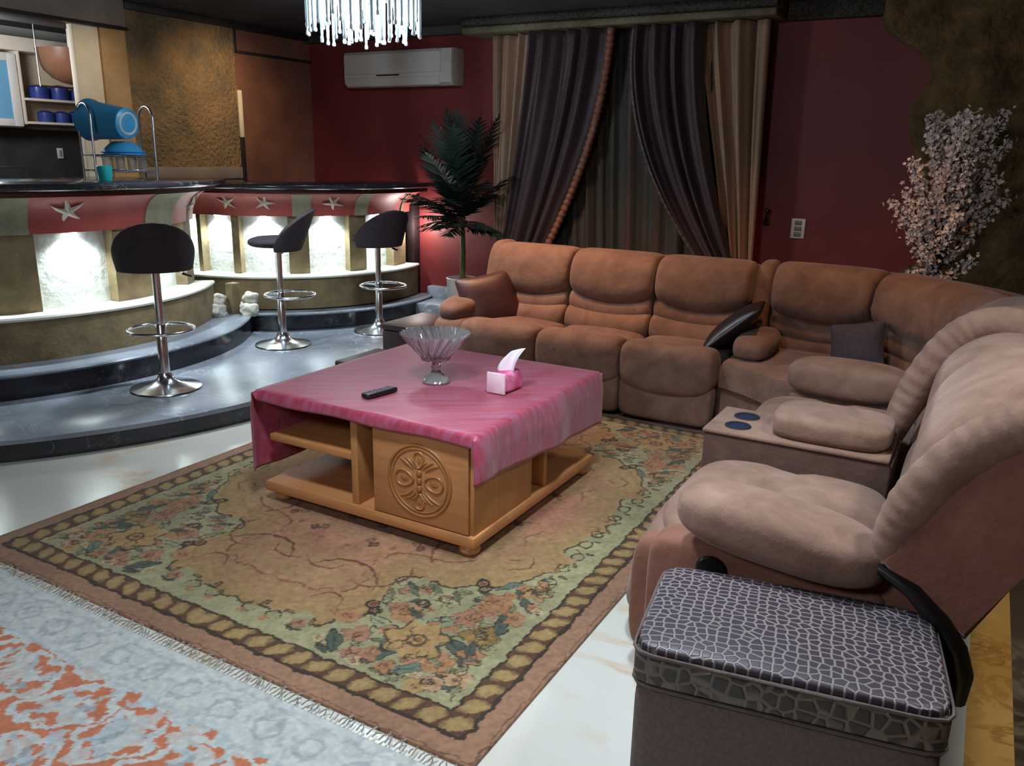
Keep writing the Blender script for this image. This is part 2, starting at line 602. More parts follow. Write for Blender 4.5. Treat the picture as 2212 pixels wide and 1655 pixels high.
def sweep(name, prof, c, a0, a1, mat, parent=None, seg=None, angle=35):
    """closed (r, z) profile swept about a vertical axis from angle a0 to a1 (degrees)"""
    seg = seg or max(2, int(abs(a1 - a0) / 2.5))
    V, Fc = [], []
    n = len(prof)
    for i in range(seg + 1):
        a = R(a0 + (a1 - a0) * i / seg)
        for (r, z) in prof:
            V.append((c[0] + r * math.cos(a), c[1] + r * math.sin(a), z))
    for i in range(seg):
        for j in range(n):
            j2 = (j + 1) % n
            Fc.append((i * n + j, (i + 1) * n + j, (i + 1) * n + j2, i * n + j2))
    Fc.append(tuple(range(n - 1, -1, -1)))
    Fc.append(tuple(seg * n + j for j in range(n)))
    bm = bmesh.new()
    me = bpy.data.meshes.new('tmp')
    me.from_pydata(V, [], Fc)
    bm.from_mesh(me)
    bpy.data.meshes.remove(me)
    return from_bm(name, bm, mat, parent, True, angle)


def prism(name, outline, z0, z1, mat, parent=None, bev=0.0):
    bm = bmesh.new()
    vs_ = [bm.verts.new((x, y, z0)) for x, y in outline]
    f = bm.faces.new(vs_)
    r = bmesh.ops.extrude_face_region(bm, geom=[f])
    for v in r['geom']:
        if isinstance(v, bmesh.types.BMVert):
            v.co.z = z1
    if bev:
        ed = [e for e in bm.edges if abs(e.verts[0].co.z - z1) < 1e-6 and abs(e.verts[1].co.z - z1) < 1e-6]
        bmesh.ops.bevel(bm, geom=ed, offset=bev, segments=2, profile=0.5, affect='EDGES')
    return from_bm(name, bm, mat, parent, True, 35)


def dup(root, loc=None, rz=None, label=None, group=None):
    r = root.copy()
    col.objects.link(r)
    if loc is not None:
        r.location = loc
    if rz is not None:
        r.rotation_euler = (0, 0, rz)
    if label:
        r['label'] = label
    if group:
        r['group'] = group
    for ch in list(root.children):
        c_ = ch.copy()
        col.objects.link(c_)
        c_.parent = r
        for g in list(ch.children):
            d = g.copy()
            col.objects.link(d)
            d.parent = c_
    return r


# ------------------------------------------------------------------ the room
XL, YB, XR, YF, ZC = -5.96, 6.40, 1.60, -1.6, 2.62
struct(box('floor', -8.3, 0.165, YF, YB + 0.1, -0.06, 0.0, MARB_C, None, 0))
struct(box('trim_1', 0.165, 0.285, YF, YB + 0.1, -0.06, 0.0, MARB_O, None, 0))
struct(box('trim_2', 0.285, XR, YF, YB + 0.1, -0.06, 0.0, MARB_B, None, 0))
struct(box('ceiling', -8.3, XR, YF, YB + 0.1, ZC, ZC + 0.1, CEIL, None, 0))
struct(box('wall_back', -8.3, XR, YB, YB + 0.12, 0, ZC, RED, None, 0))
struct(box('wall_right', XR, XR + 0.1, YF, YB, 0, ZC, ROCK, None, 0))
struct(box('wall_front', -8.3, XR, YF - 0.1, YF, 0, ZC, BROWNW, None, 0))
struct(box('wall_kitchen', -8.3, -8.2, YF, YB, 0, ZC, GREYK, None, 0))
# left wall: alcove panel, carved stone panel, jamb pillar, beam over the kitchen opening
wl = struct(box('wall_left', XL - 0.16, XL, 4.36, YB, 0, ZC, BROWNW, None, 0))
st = box('stone_panel', XL, XL + 0.03, 4.36, 5.43, 0.3, 2.565, STONEW, wl, 0.004)
box('stone_sill', XL, XL + 0.05, 4.42, 5.42, 1.30, 1.40, BEAM, wl, 0.006)
box('panel_edge_painted_lit', XL, XL + 0.04, 5.432, 5.475, 1.66, 2.06, CREAM, wl, 0.003)  # lit stretch of the stone panel's edge, put into the colour as cream
box('panel_edge_dark', XL, XL + 0.04, 5.432, 5.475, 0.9, 1.658, DARKTRIM, wl, 0.003)  # rest of the same edge below the painted light, coloured dark
box('alcove_moulding', XL, XL + 0.02, 5.47, YB - 0.002, 2.372, 2.395, DARKTRIM, wl, 0.003)
box('alcove_moulding', XL, XL + 0.02, 5.44, 5.468, 2.372, 2.565, DARKTRIM, wl, 0.003)
box('cornice_strip', XL, XL + 0.06, 4.36, YB - 0.002, 2.565, ZC - 0.002, DARKTRIM, wl, 0.004)
pl = struct(box('trim_3', XL - 0.05, XL + 0.02, 3.94, 4.14, 0, 2.43, CREAM, None, 0.004))
box('stone_face', XL - 0.05, XL + 0.04, 4.142, 4.357, 0, 2.43, M('orange_stone_face', rgb(160, 122, 78), rgb(182, 148, 104), 0.75, 0, 6, (0.3, 0.7), 0.5, 30, 0.01), pl, 0.006)
bmn = struct(box('trim_4', XL - 0.3, XL + 0.05, YF, 4.36, 2.432, ZC, BEAM, None, 0.006))
box('beam_edge', XL - 0.3, XL + 0.07, YF, 4.36, 2.405, 2.43, DARKTRIM, bmn, 0.004)

# faux-rock relief on the right part of the back wall, with its wavy edge
edge = [(-0.82, 2.62), (-0.82, 2.50), (-0.80, 2.43), (-0.73, 2.36), (-0.66, 2.32), (-0.60, 2.30), (-0.55, 2.25), (-0.50, 2.20), (-0.465, 2.14), (-0.46, 2.08),
        (-0.50, 2.03), (-0.54, 1.98), (-0.565, 1.92), (-0.57, 1.86), (-0.555, 1.77), (-0.53, 1.70), (-0.50, 1.60), (-0.47, 1.50), (-0.42, 1.38), (-0.38, 1.26),
        (-0.34, 1.12), (-0.315, 1.0), (-0.335, 0.93), (-0.40, 0.87), (-0.48, 0.82), (-0.52, 0.70), (-0.5, 0.4), (-0.52, 0.0)]


def rock_relief():
    zs = np.linspace(0.0, 2.618, 80)
    ez = np.array([p[1] for p in edge[::-1]])
    ex = np.array([p[0] for p in edge[::-1]])
    xe = np.interp(zs, ez, ex)
    nx = 60
    V, Fc = [], []
    for i, z in enumerate(zs):
        for j in range(nx):
            t = j / (nx - 1)
            x = xe[i] + (XR - 0.005 - xe[i]) * t ** 1.3
            e = min(1, (x - xe[i]) / 0.05)
            th = 0.02 + 0.05 * math.sqrt(e) + 0.035 * e * (math.sin(7 * x + 3 * z) * math.sin(5 * z - 2 * x) + 0.5 * math.sin(17 * x - 13 * z) * math.sin(19 * z + 6 * x))
            if j == 0:
                th = 0.001
            V.append((x, YB - max(th, 0.001), z))
    for i in range(len(zs) - 1):
        for j in range(nx - 1):
            a = i * nx + j
            Fc.append((a, a + 1, a + nx + 1, a + nx))
    return struct(from_np('wall_rock', V, Fc, ROCK))


rock_relief()

# pelmet over the curtains
pm = struct(box('trim_5', -3.95, -1.43, 6.06, YB, 2.545, ZC, PELM, None, 0.004))
box('pelmet_lip', -3.95, -1.43, 6.02, YB - 0.002, 2.495, 2.545, PELM, pm, 0.012, 3)


def rope(name, x0, x1, y, z, r, mat, parent):
    n = int((x1 - x0) / 0.012)
    pts = [(x0 + (x1 - x0) * i / n, y, z) for i in range(n + 1)]
    return tube(name, pts, r, mat, parent, 10, True, lambda t, a: 1 + 0.14 * math.sin(3 * a + t * (x1 - x0) * 90))


rope('rope_moulding', -3.95, -1.43, 6.045, 2.582, 0.032, PELMD, pm)
# cornice along the back wall to both sides
struct(box('trim_6', XL, -3.955, YB - 0.07, YB, 2.55, ZC, CEIL, None, 0.006))
struct(box('trim_7', -1.425, -0.8, YB - 0.07, YB, 2.50, ZC, PELMD, None, 0.006))

# raised bar platform of blue-grey marble with a dark riser
plat_edge = [(-4.70, YF + 0.02), (-4.62, -0.5), (-4.52, 0.8), (-4.38, 1.5)]
cxp, cyp, rp = -6.19, 3.70, 2.62
for k in range(0, 21):
    y = 1.95 + (3.7 - 1.95) * k / 20
    plat_edge.append((cxp + math.sqrt(rp * rp - (y - cyp) ** 2), y))
plat_edge += [(-3.575, 4.0), (-3.60, 4.3), (-3.62, 4.6), (-3.63, 6.395)]
out = plat_edge + [(-8.19, 6.395), (-8.19, YF + 0.02)]
plt_ = struct(prism('platform_base', [(x + (-0.012 if x > -8 else 0), y) for x, y in out], 0.0, 0.094, MARB_D, None))
struct(prism('platform', out, 0.094, 0.12, MARB_P, None, 0.004))

# ------------------------------------------------------------------ the bar
NC, FC = (-6.43, 3.35), (-5.85, 5.90)
NICHE_W = 26.0


def cove_profile(rin, rout, zb, zt, thick=0.05, n=10):
    p = []
    for i in range(n + 1):
        t = math.pi / 2 * i / n
        p.append((rin + (rout - rin) * (1 - math.cos(t)), zb + (zt - zb) * math.sin(t)))
    return p + [(rin - thick, zt), (rin - thick, zb)]


def starfish(parent, c, ang, rin, rout, zb, zt, s=1.0, spin=0.0):
    # five tapering arms on the cove surface
    t = 0.62
    r = rin + (rout - rin) * (1 - math.cos(t)) + 0.006
    z = zb + (zt - zb) * math.sin(t)
    a = R(ang)
    nr = Vector((math.cos(a), math.sin(a), 0))
    tg = Vector((-math.sin(a), math.cos(a), 0))
    slope = Vector((nr.x * 0.55, nr.y * 0.55, 0.85)).normalized()
    o = Vector((c[0] + r * nr.x, c[1] + r * nr.y, z))
    nor = tg.cross(slope).normalized()
    if nor.dot(nr) < 0:
        nor = -nor
    bm = bmesh.new()
    ctr = bm.verts.new(o + nor * 0.022 * s)
    ringv = []
    for k in range(5):
        b = 2 * math.pi * k / 5 + spin
        bend = 0.28 * math.sin(k * 2.1 + spin)
        for (rr, da) in ((0.032, -0.62), (0.075, -0.13 + bend * 0.5), (0.118, bend), (0.075, 0.13 + bend * 0.5)):
            d = tg * math.cos(b + da) + slope * math.sin(b + da)
            ringv.append(bm.verts.new(o + d * rr * s + nor * (0.002)))
    n = len(ringv)
    for i in range(n):
        bm.faces.new((ctr, ringv[i], ringv[(i + 1) % n]))
    bk = bm.verts.new(o - nor * 0.012)
    for i in range(n):
        bm.faces.new((bk, ringv[(i + 1) % n], ringv[i]))
    return from_bm('starfish_ornament', bm, STAR, parent, True, 50)


def niche_light(c, ang, r, z, power):
    a = R(ang)
    p = (c[0] + r * math.cos(a), c[1] + r * math.sin(a), z)
    q = (c[0] + (r - 0.07) * math.cos(a), c[1] + (r - 0.07) * math.sin(a), z - 0.4)
    lamp('niche_spotlight', 'SPOT', p, power, (0.78, 0.93, 1.0), q, 0.02, 125, 0.7)


def bay(name, label, c, rb, rn, a0, a1, niches, pils, zslab, stars, ribs, cap0=None):
    """rb: base wall radius, rn: niche back radius"""
    t = thing(name, label, 'bar')
    sweep('base_wall', [(rb, 0.272), (rb, 0.525), (rb - 0.25, 0.525), (rb - 0.25, 0.272)], c, a0, a1, STONE, t)
    sweep('ledge', [(rb + 0.012, 0.527), (rb + 0.015, 0.54), (rb + 0.008, 0.552), (rn - 0.10, 0.552), (rn - 0.10, 0.527)], c, a0, a1, LEDGE, t)
    for (p, q) in pils:
        sweep('pilaster', [(rn + 0.085, 0.553), (rn + 0.085, 1.028), (rn - 0.10, 1.028), (rn - 0.10, 0.553)], c, p, q, STONE, t, None, 30)
    for (p, q) in niches:
        sweep('niche_panel', [(rn, 0.553), (rn, 1.028), (rn - 0.05, 1.028), (rn - 0.05, 0.553)], c, p, q, NICHE, t)
    zt = zslab - 0.035
    rin, rout = rn + 0.105, rn + 0.265
    sweep('red_cove', cove_profile(rin, rout, 1.03, zt), c, a0, a1, REDC, t)
    sweep('cove_soffit', [(rin, 1.03), (rin, 1.036), (rn - 0.10, 1.036), (rn - 0.10, 1.03)], c, a0, a1, DARKRED, t)
    sweep('fascia', [(rout + 0.02, zt), (rout + 0.02, zslab - 0.001), (rn - 0.1, zslab - 0.001), (rn - 0.1, zt)], c, a0, a1, DARKRED, t)
    for (p, q) in ribs:
        sweep('stone_rib', [(r + 0.008, z) for r, z in cove_profile(rin, rout, 1.028, zt - 0.002)], c, p, q, STONEG, t, None, 35)
    for (ang, s, spin) in stars:
        starfish(t, c, ang, rin, rout, 1.03, zt, s, spin)
    for (p, q, pw) in [(x[0], x[1], 1.0) for x in niches]:
        mid = (p + q) / 2
        niche_light(c, mid, rn + 0.06, 1.018, NICHE_W)
        a = R(mid)
        lathe('spot_lens', [(0.0, 0.0), (0.022, 0.0), (0.026, 0.004), (0.026, 0.008), (0.0, 0.008)], SPOTG, t, 16,
              (c[0] + (rn + 0.05) * math.cos(a), c[1] + (rn + 0.05) * math.sin(a), 1.0225))
    return t


near_n = [(-44, -30), (-17, 2), (15, 33)]
near_p = [(-56, -44), (-30, -17), (2, 15), (33, 41)]
far_n = [(-100, -84), (-82, -68), (-65, -46), (-38, -21), (-13, 4)]
far_p = [(-84, -82), (-68, -65), (-46, -38), (-21, -13), (4, 15)]
bay('bar_counter', 'curved stone bar front with lit niches and red cove behind the nearest stool', NC, 1.60, 1.385, -58, 42, near_n, near_p, 1.292,
    [(-9.5, 1.0, 0.5), (36.5, 0.9, 1.2)], [(-31, -18), (12, 24), (34.5, 36)])
bay('bar_counter', 'farther curved stone bar front with three lit niches ending at the red wall', FC, 1.30, 1.115, -101, 17.5, far_n, far_p, 1.252,
    [(-68, 0.8, 0.4), (-54, 0.8, 0.0), (-28.5, 0.85, 0.9)], [(-44, -37), (-19, -13), (8, 9.5)])


def slab(name, label, c, r, a0, a1, z, rin):
    p = [(r - 0.012, z), (r, z + 0.008), (r + 0.004, z + 0.02), (r, z + 0.034), (r - 0.012, z + 0.042), (rin, z + 0.042), (rin, z)]
    return tag(sweep(name, p, c, a0, a1, MARB_D, None, int((a1 - a0) / 1.5)), label, 'countertop')


slab('bar_countertop', 'polished black marble bar top carrying the chrome dish rack', NC, 1.74, -60, 46, 1.293, 0.75)
slab('bar_countertop', 'polished black marble bar top in front of the air conditioner wall', FC, 1.45, -78, 19.6, 1.253, 0.75)

# dark marble kerbs at the foot of both bays
k1 = struct(sweep('trim_8', [(1.87, 0.121), (1.87, 0.25), (1.40, 0.25), (1.40, 0.121)], NC, -66, 47, MARB_D))
sweep('kerb_top', [(1.875, 0.2505), (1.88, 0.262), (1.872, 0.271), (1.40, 0.271), (1.40, 0.2505)], NC, -66, 47, MARB_P, k1)
k2 = struct(sweep('trim_9', [(1.44, 0.121), (1.44, 0.24), (1.05, 0.24), (1.05, 0.121)], FC, -80, 19.8, MARB_D))
sweep('kerb_top', [(1.445, 0.2405), (1.45, 0.252), (1.442, 0.261), (1.05, 0.261), (1.05, 0.2405)], FC, -80, 19.8, MARB_P, k2)
struct(box('baseboard_back', -4.52, -3.9, YB - 0.09, YB - 0.002, 0.122, 0.34, MARB_G, None, 0.006))
tag(box('end_post', -4.745, -4.66, 6.30, YB - 0.003, 0.262, 1.245, DARKTRIM, None, 0.006), 'narrow black post closing the far end of the bar', 'post')
tag(box('marble_block', -4.44, -4.05, 5.98, 6.29, 0.121, 0.235, MARB_G, None, 0.006), 'low grey marble block on the floor by the far bar end', 'block')

# little stone post and white coral rocks in the gap between the bays
tag(box('stone_post', -5.22, -5.14, 4.52, 4.60, 0.262, 0.52, STONE, None, 0.006), 'short tan stone post among the white rocks between the bar bays', 'post')


def rock(loc, s, label, seed):
    rr = random.Random(seed)
    ph = [rr.uniform(0, 6.28) for _ in range(6)]

    def df(P):
        k = 1 + 0.22 * np.sin(P[:, 0] * 60 + ph[0]) * np.sin(P[:, 1] * 55 + ph[1]) + 0.18 * np.sin(P[:, 2] * 80 + ph[2]) * np.sin(P[:, 0] * 40 + ph[3])
        return P * k[:, None]
    o = superbox('coral_rock', (s * 1.2, s, s * 0.85), ROCKW, None, 2.4, 10, df)
    o.location = loc
    o.rotation_euler = (0, 0, rr.uniform(0, 3))
    return tag(o, label, 'rock', 'white rocks between the bar bays')


rock((-5.20, 4.40, 0.315), 0.13, 'white rough rock nearest the near bar bay', 1)
rock((-5.215, 4.45, 0.40), 0.10, 'white rough rock resting on top beside the near bay', 2)
rock((-5.06, 4.60, 0.31), 0.12, 'white rough rock at the foot of the farther bar bay', 3)
rock((-5.10, 4.66, 0.395), 0.11, 'white rough rock stacked against the farther bar bay', 4)
rock((-5.18, 4.62, 0.31), 0.10, 'small white rock just behind the short stone post', 5)

# ------------------------------------------------------------------ bar stools
def make_stool(label, loc, rz, h):
    t = thing('bar_stool', label, 'stool', loc, rz, 'chrome bar stools')
    lathe('base_disc', [(0.0, 0.0), (0.205, 0.0), (0.21, 0.004), (0.207, 0.010), (0.15, 0.022), (0.09, 0.036), (0.055, 0.058), (0.04, 0.085), (0.036, 0.10), (0.0, 0.10)], CHROME, t, 48)
    lathe('column', [(0.030, 0.095), (0.030, 0.40), (0.026, 0.405)], CHROME, t, 20)
    lathe('gas_lift', [(0.0235, 0.38), (0.0235, h - 0.03), (0.035, h - 0.02), (0.035, h)], CHROME, t, 20)
    ft = ring('foot_ring', (0, -0.07, 0.385), 0.185, 0.010, CHROME, t, 40, 8)
    tube('ring_strut', [(0.02, 0.015, 0.385), (0.06, 0.11, 0.385)], 0.007, CHROME, ft, 6)
    tube('ring_strut', [(-0.02, 0.015, 0.385), (-0.06, 0.11, 0.385)], 0.007, CHROME, ft, 6)
    lv = tube('height_lever', [(0.02, 0, h - 0.012), (0.13, 0.01, h - 0.03), (0.155, 0.01, h - 0.045)], 0.005, STEEL, t, 6)
    tube('lever_grip', [(0.15, 0.01, h - 0.042), (0.20, 0.012, h - 0.06)], 0.009, BLACKPL, lv, 8)
    # seat: front is +y, back shell at -y
    superbox('seat', (0.37, 0.38, 0.085), STOOL_F, t, 2.6, 14, None, (0, 0.02, h + 0.045))

    def back(P):
        Q = P.copy()
        ang = P[:, 0] / 0.235
        r = 0.175 + P[:, 1]
        ht = (P[:, 2] + 0.125) / 0.25
        # scallop outline: height falls to the sides
        lim = np.clip(np.cos(ang * 1.08), 0.03, 1) ** 0.72
        Q[:, 2] = 0.27 * ht * lim - 0.03 * (1 - ht)
        lean = 0.10 * (Q[:, 2] / 0.25)
        Q[:, 0] = np.sin(ang) * (r + lean * 0.45) * 1.10
        Q[:, 1] = -np.cos(ang) * (r + lean) + 0.02
        return Q
    superbox('backrest', (0.66, 0.055, 0.25), STOOL_F, t, 12.0, 20, back, (0, 0, 0)).location = (0, 0, h + 0.015)
    return t


make_stool('bar stool with dark scalloped back, nearest the camera at the left', (-4.25, 3.17, 0.1205), R(55), 0.745)
make_stool('bar stool seen from the side, second along the bar between the other two', (-4.53, 4.44, 0.1205), R(124), 0.735)
make_stool('bar stool farthest along the bar beside the palm and red wall', (-4.26, 5.265, 0.1205), R(72), 0.715)


# ------------------------------------------------------------------ upholstery
def fix(t):
    for ch in t.children:
        ch.matrix_parent_inverse = Matrix.Translation(-Vector(t.location))


def puff(name, size, at, mat, parent, n=4.0, div=14, deform=None, frame='S', m=None):
    """soft cushion in (width u, depth v, height z); frame 'S' faces -y, 'L' faces -x"""
    def df(P):
        Q = deform(P) if deform else P
        Q = Q + np.array(at)
        return Q if frame == 'S' else Q[:, [1, 0, 2]]
    return superbox(name, size, mat, parent, n, div, df, (0, 0, 0), None, m)


def sag(w, s, both=False, lean=0.0):
    def df(P):
        Q = P.copy()
        k = np.clip(1 - (2 * P[:, 0] / w) ** 2, 0, 1)
        z = P[:, 2]
        h = z.max()
        wt = np.ones_like(z) if both else np.clip(0.5 - z / (2 * h), 0, 1)
        Q[:, 2] = z - s * k * wt
        Q[:, 1] = Q[:, 1] + lean * z
        return Q
    return df


def seat_unit(par, u0, u1, v0, frame, ztop=0.46, depth=0.72):
    w, c = u1 - u0, (u0 + u1) / 2
    puff('seat_cushion', (w - 0.006, depth, 0.20), (c, v0 + 0.02 + depth / 2, ztop - 0.10), SUEDE, par, 6, 16,
         lambda P: np.c_[P[:, 0], P[:, 1], P[:, 2] + 0.012 * np.cos(P[:, 0] / w * 3) * (P[:, 2] > 0)], frame)

    def front(P):
        Q = P.copy()
        k = np.clip(1 - (2 * P[:, 0] / w) ** 2, 0, 1)
        lowq = np.clip(-P[:, 2] / 0.14, 0, 1)
        Q[:, 2] -= 0.035 * k * lowq
        Q[:, 1] -= 0.02 * k
        return Q
    puff('footrest_cushion', (w - 0.006, 0.25, 0.275), (c, v0 + 0.105, ztop - 0.093), SUEDE, par, 7, 18, front, frame, 3.2)
    puff('footrest_panel', (w - 0.008, 0.15, 0.28), (c, v0 + 0.085, 0.17), SUEDE, par, 8, 12, None, frame, 4)


def back_unit(par, u0, u1, v, frame, ztop=0.955, lean=0.22, wseam=0.07):
    w, c = u1 - u0, (u0 + u1) / 2
    puff('head_cushion', (w - 0.002, 0.31, 0.29), (c, v + 0.075, ztop - 0.145), SUEDE, par, 9, 20, sag(w, wseam, False, lean), frame, 2.5)
    puff('middle_cushion', (w - 0.004, 0.25, 0.185), (c, v + 0.05, ztop - 0.325), SUEDE, par, 9, 18, sag(w, wseam * 0.75, True, lean), frame, 2.3)
    puff('lumbar_cushion', (w - 0.004, 0.25, 0.19), (c, v - 0.015, ztop - 0.45), SUEDE, par, 9, 18, sag(w, wseam * 0.45, True, lean), frame, 2.3)


def arm_pad(par, size, at, frame, tilt=0.0, n=3.0):
    puff('arm_pad', size, at, SUEDE, par, n, 16, lambda P: np.c_[P[:, 0], P[:, 1], P[:, 2] + tilt * P[:, 1]], frame)


# three-seat reclining sofa along the back wall
sofa = thing('reclining_sofa', 'long brown suede sofa with three reclining seats below the curtains', 'sofa', (-2.1, 4.95, 0.0))
box('base', -3.16, -1.12, 4.62, 5.40, 0.03, 0.33, SUEDE_DARK, sofa, 0.02)
su = [-2.945, -2.37, -1.795, -1.22]
bu = [-3.005, -2.395, -1.79, -1.185]
for i in range(3):
    seat_unit(sofa, su[i], su[i + 1], 4.455, 'S')
    back_unit(sofa, bu[i], bu[i + 1], 5.04, 'S')
puff('back_shell', (2.10, 0.14, 0.76), (-2.09, 5.37, 0.53), SUEDE_SHELL, sofa, 7, 14, lambda P: np.c_[P[:, 0], P[:, 1] + 0.18 * P[:, 2], P[:, 2]])
for x in (-3.045, -1.125):
    puff('side_wing', (0.125, 0.30, 0.60), (x, 5.18, 0.655), SUEDE, sofa, 4, 14, lambda P: np.c_[P[:, 0], P[:, 1] + 0.22 * P[:, 2], P[:, 2]])
puff('arm_body', (0.26, 0.70, 0.44), (-3.07, 4.84, 0.27), SUEDE, sofa, 6, 14)
arm_pad(sofa, (0.24, 0.56, 0.15), (-3.08, 4.80, 0.535), 'S', 0.08)
puff('arm_body', (0.17, 0.62, 0.40), (-1.115, 4.90, 0.25), SUEDE, sofa, 6, 14)
arm_pad(sofa, (0.215, 0.50, 0.135), (-1.055, 4.76, 0.525), 'S', 0.05)
fix(sofa)


# corner wedge of the sectional
def path_pt(pts, s):
    d = 0
    for i in range(len(pts) - 1):
        a, b = np.array(pts[i]), np.array(pts[i + 1])
        L = np.linalg.norm(b - a)
        if s <= d + L or i == len(pts) - 2:
            t = (b - a) / L
            return a + t * (s - d), t
        d += L


def smooth_path(pts, n=60):
    pts = np.array(pts, float)
    for _ in range(4):
        q = [pts[0]]
        for i in range(len(pts) - 1):
            q += [pts[i] * 0.75 + pts[i + 1] * 0.25, pts[i] * 0.25 + pts[i + 1] * 0.75]
        q.append(pts[-1])
        pts = np.array(q)
    return [tuple(p) for p in pts]


CORNER = smooth_path([(-1.06, 5.13), (-0.72, 5.13), (-0.38, 5.06), (-0.10, 4.78), (0.06, 4.45), (0.10, 4.20)])


def bend(s0, s1, zc, extra=None, lean=0.22):
    def df(P):
        Q = extra(P) if extra else P.copy()
        out_ = np.zeros_like(Q)
        for i in range(len(Q)):
            s = (s0 + s1) / 2 + Q[i, 0]
            p, t = path_pt(CORNER, s)
            nrm = np.array([-t[1], t[0]])
            v = Q[i, 1]
            out_[i] = (p[0] + nrm[0] * v, p[1] + nrm[1] * v, Q[i, 2] + zc)
        return out_
    return df


wedge = thing('corner_sofa_unit', 'brown suede curved corner seat joining the long sofa and loveseat', 'sofa', (-0.55, 4.75, 0.0))
prism('seat', [(-1.19, 4.50), (-1.02, 4.40), (-0.93, 4.33), (-0.86, 4.27), (-0.16, 4.27), (-0.06, 4.5), (-0.28, 4.9), (-0.5, 5.08), (-1.02, 5.1), (-1.02, 4.62), (-1.19, 4.62)], 0.30, 0.46, SUEDE, wedge, 0.05)
prism('base', [(-1.18, 4.53), (-1.0, 4.43), (-0.85, 4.30), (-0.1, 4.30), (0.2, 4.45), (0.1, 4.9), (-0.4, 5.4), (-1.04, 5.4), (-1.04, 5.2), (-1.18, 4.64)], 0.03, 0.30, SUEDE, wedge, 0.02)
Lc = sum(np.linalg.norm(np.array(CORNER[i + 1]) - np.array(CORNER[i])) for i in range(len(CORNER) - 1))
for (s0, s1) in ((0.0, 0.62), (0.62, Lc)):
    w = s1 - s0
    superbox('head_cushion', (w, 0.30, 0.30), SUEDE, wedge, 9, 20, bend(s0, s1, 0.815, sag(w, 0.05, False, 0.22)), (0, 0, 0), None, 2.5)
    superbox('middle_cushion', (w, 0.24, 0.20), SUEDE, wedge, 9, 18, bend(s0, s1, 0.635, sag(w, 0.045, True, 0.22)), (0, 0, 0), None, 2.6)
    superbox('lumbar_cushion', (w, 0.25, 0.19), SUEDE, wedge, 9, 18, bend(s0, s1, 0.51, sag(w, 0.025, True, 0.22)), (0, 0, 0), None, 2.6)
superbox('back_shell', (Lc + 0.02, 0.14, 0.72), SUEDE_SHELL, wedge, 7, 18, bend(0, Lc, 0.56, lambda P: np.c_[P[:, 0], P[:, 1] + 0.22 + 0.2 * P[:, 2], P[:, 2]]))
fix(wedge)

# loveseat with console, facing the coffee table
love = thing('console_loveseat', 'brown suede reclining loveseat with cup-holder console, nearest the camera', 'sofa', (-0.4, 3.1, 0.0))
LEAN = 0.47
box('base', -0.72, 0.04, 2.20, 4.22, 0.03, 0.32, SUEDE_DARK, love, 0.02)


def love_seat(u0, u1):
    w, c = u1 - u0, (u0 + u1) / 2
    puff('seat_cushion', (w, 0.66, 0.20), (c, -0.46, 0.375), SUEDE, love, 4.5, 18,
         lambda P: np.c_[P[:, 0], P[:, 1], P[:, 2] + np.where(P[:, 2] > 0, 0.02 * np.cos(P[:, 0] / w * 3.1) - 0.018 * np.exp(-((P[:, 1] + 0.02) / 0.05) ** 2), 0)], 'L')

    def front(P):
        Q = P.copy()
        z = P[:, 2]
        Q[:, 1] = P[:, 1] + 0.05 * np.clip(z / 0.2, -1, 1)
        return Q
    puff('footrest_cushion', (w - 0.01, 0.26, 0.42), (c, -0.735, 0.255), SUEDE, love, 3.6, 16, front, 'L')


def love_back(u0, u1, z0=0.44, ztop=1.02):
    w, c = u1 - u0, (u0 + u1) / 2

    def lean_at(zc):
        def df(P):
            Q = P.copy()
            Q[:, 1] += LEAN * (P[:, 2] + zc - 0.45)
            return Q
        return df
    zc = (0.60 + ztop) / 2

    def roll_back(P):
        Q = P.copy()
        z = P[:, 2] + zc
        Q[:, 1] += 0.16 * (z - 0.6) + 0.9 * np.clip(z - 0.82, 0, 1) ** 1.5
        return Q
    puff('head_cushion', (w, 0.29, ztop - 0.58), (c, 0.035, zc), SUEDE, love, 6, 22, roll_back, 'L', 2.6)
    puff('lumbar_cushion', (w - 0.01, 0.22, 0.26), (c, -0.045, 0.545), SUEDE, love, 6, 18, lean_at(0.55), 'L', 2.6)


BOLSTER_SIDE = -0.8


def bolster(u, r0, side=1, dz=0.0, key=None):
    key = key or [(-0.095, 0.55), (-0.085, 0.64), (-0.045, 0.75), (0.02, 0.86), (0.11, 0.955), (0.21, 1.01), (0.29, 1.03), (0.34, 1.0)]
    P_ = smooth_path(key)
    pts = []
    for i in range(110):
        q = i / 109 * (len(P_) - 1)
        k = min(int(q), len(P_) - 2)
        f_ = q - k
        pts.append((P_[k][0] * (1 - f_) + P_[k + 1][0] * f_, u, (P_[k][1] * (1 - f_) + P_[k + 1][1] * f_) + dz))

    def rf(t, a):
        g = math.exp(-((t - 0.45) / 0.34) ** 4)
        end = 0.55 + 0.45 * min(1, t / 0.30)
        if t > 0.93:
            end *= math.sqrt(max(0.05, 1 - ((t - 0.93) / 0.07) ** 2))
        pleat = math.sin(t * 135 + 1.5 * math.sin(t * 23))
        return end * (1 + 0.034 * g * pleat * (0.12 + 0.88 * max(0, math.cos(a - BOLSTER_SIDE))))
    tube('gathered_bolster', pts, r0, SUEDE, love, 24, True, rf)


love_seat(2.27, 2.99)
love_seat(3.40, 3.98)
love_back(2.20, 2.96)
love_back(2.98, 3.38, ztop=0.98)
love_back(3.42, 4.10, ztop=1.02)
bolster(2.125, 0.064)
bolster(3.40, 0.066, 1, 0.0, [(-0.20, 0.50), (-0.18, 0.60), (-0.13, 0.74), (-0.07, 0.87), (0.0, 0.96), (0.09, 1.0), (0.18, 0.99), (0.24, 0.93)])
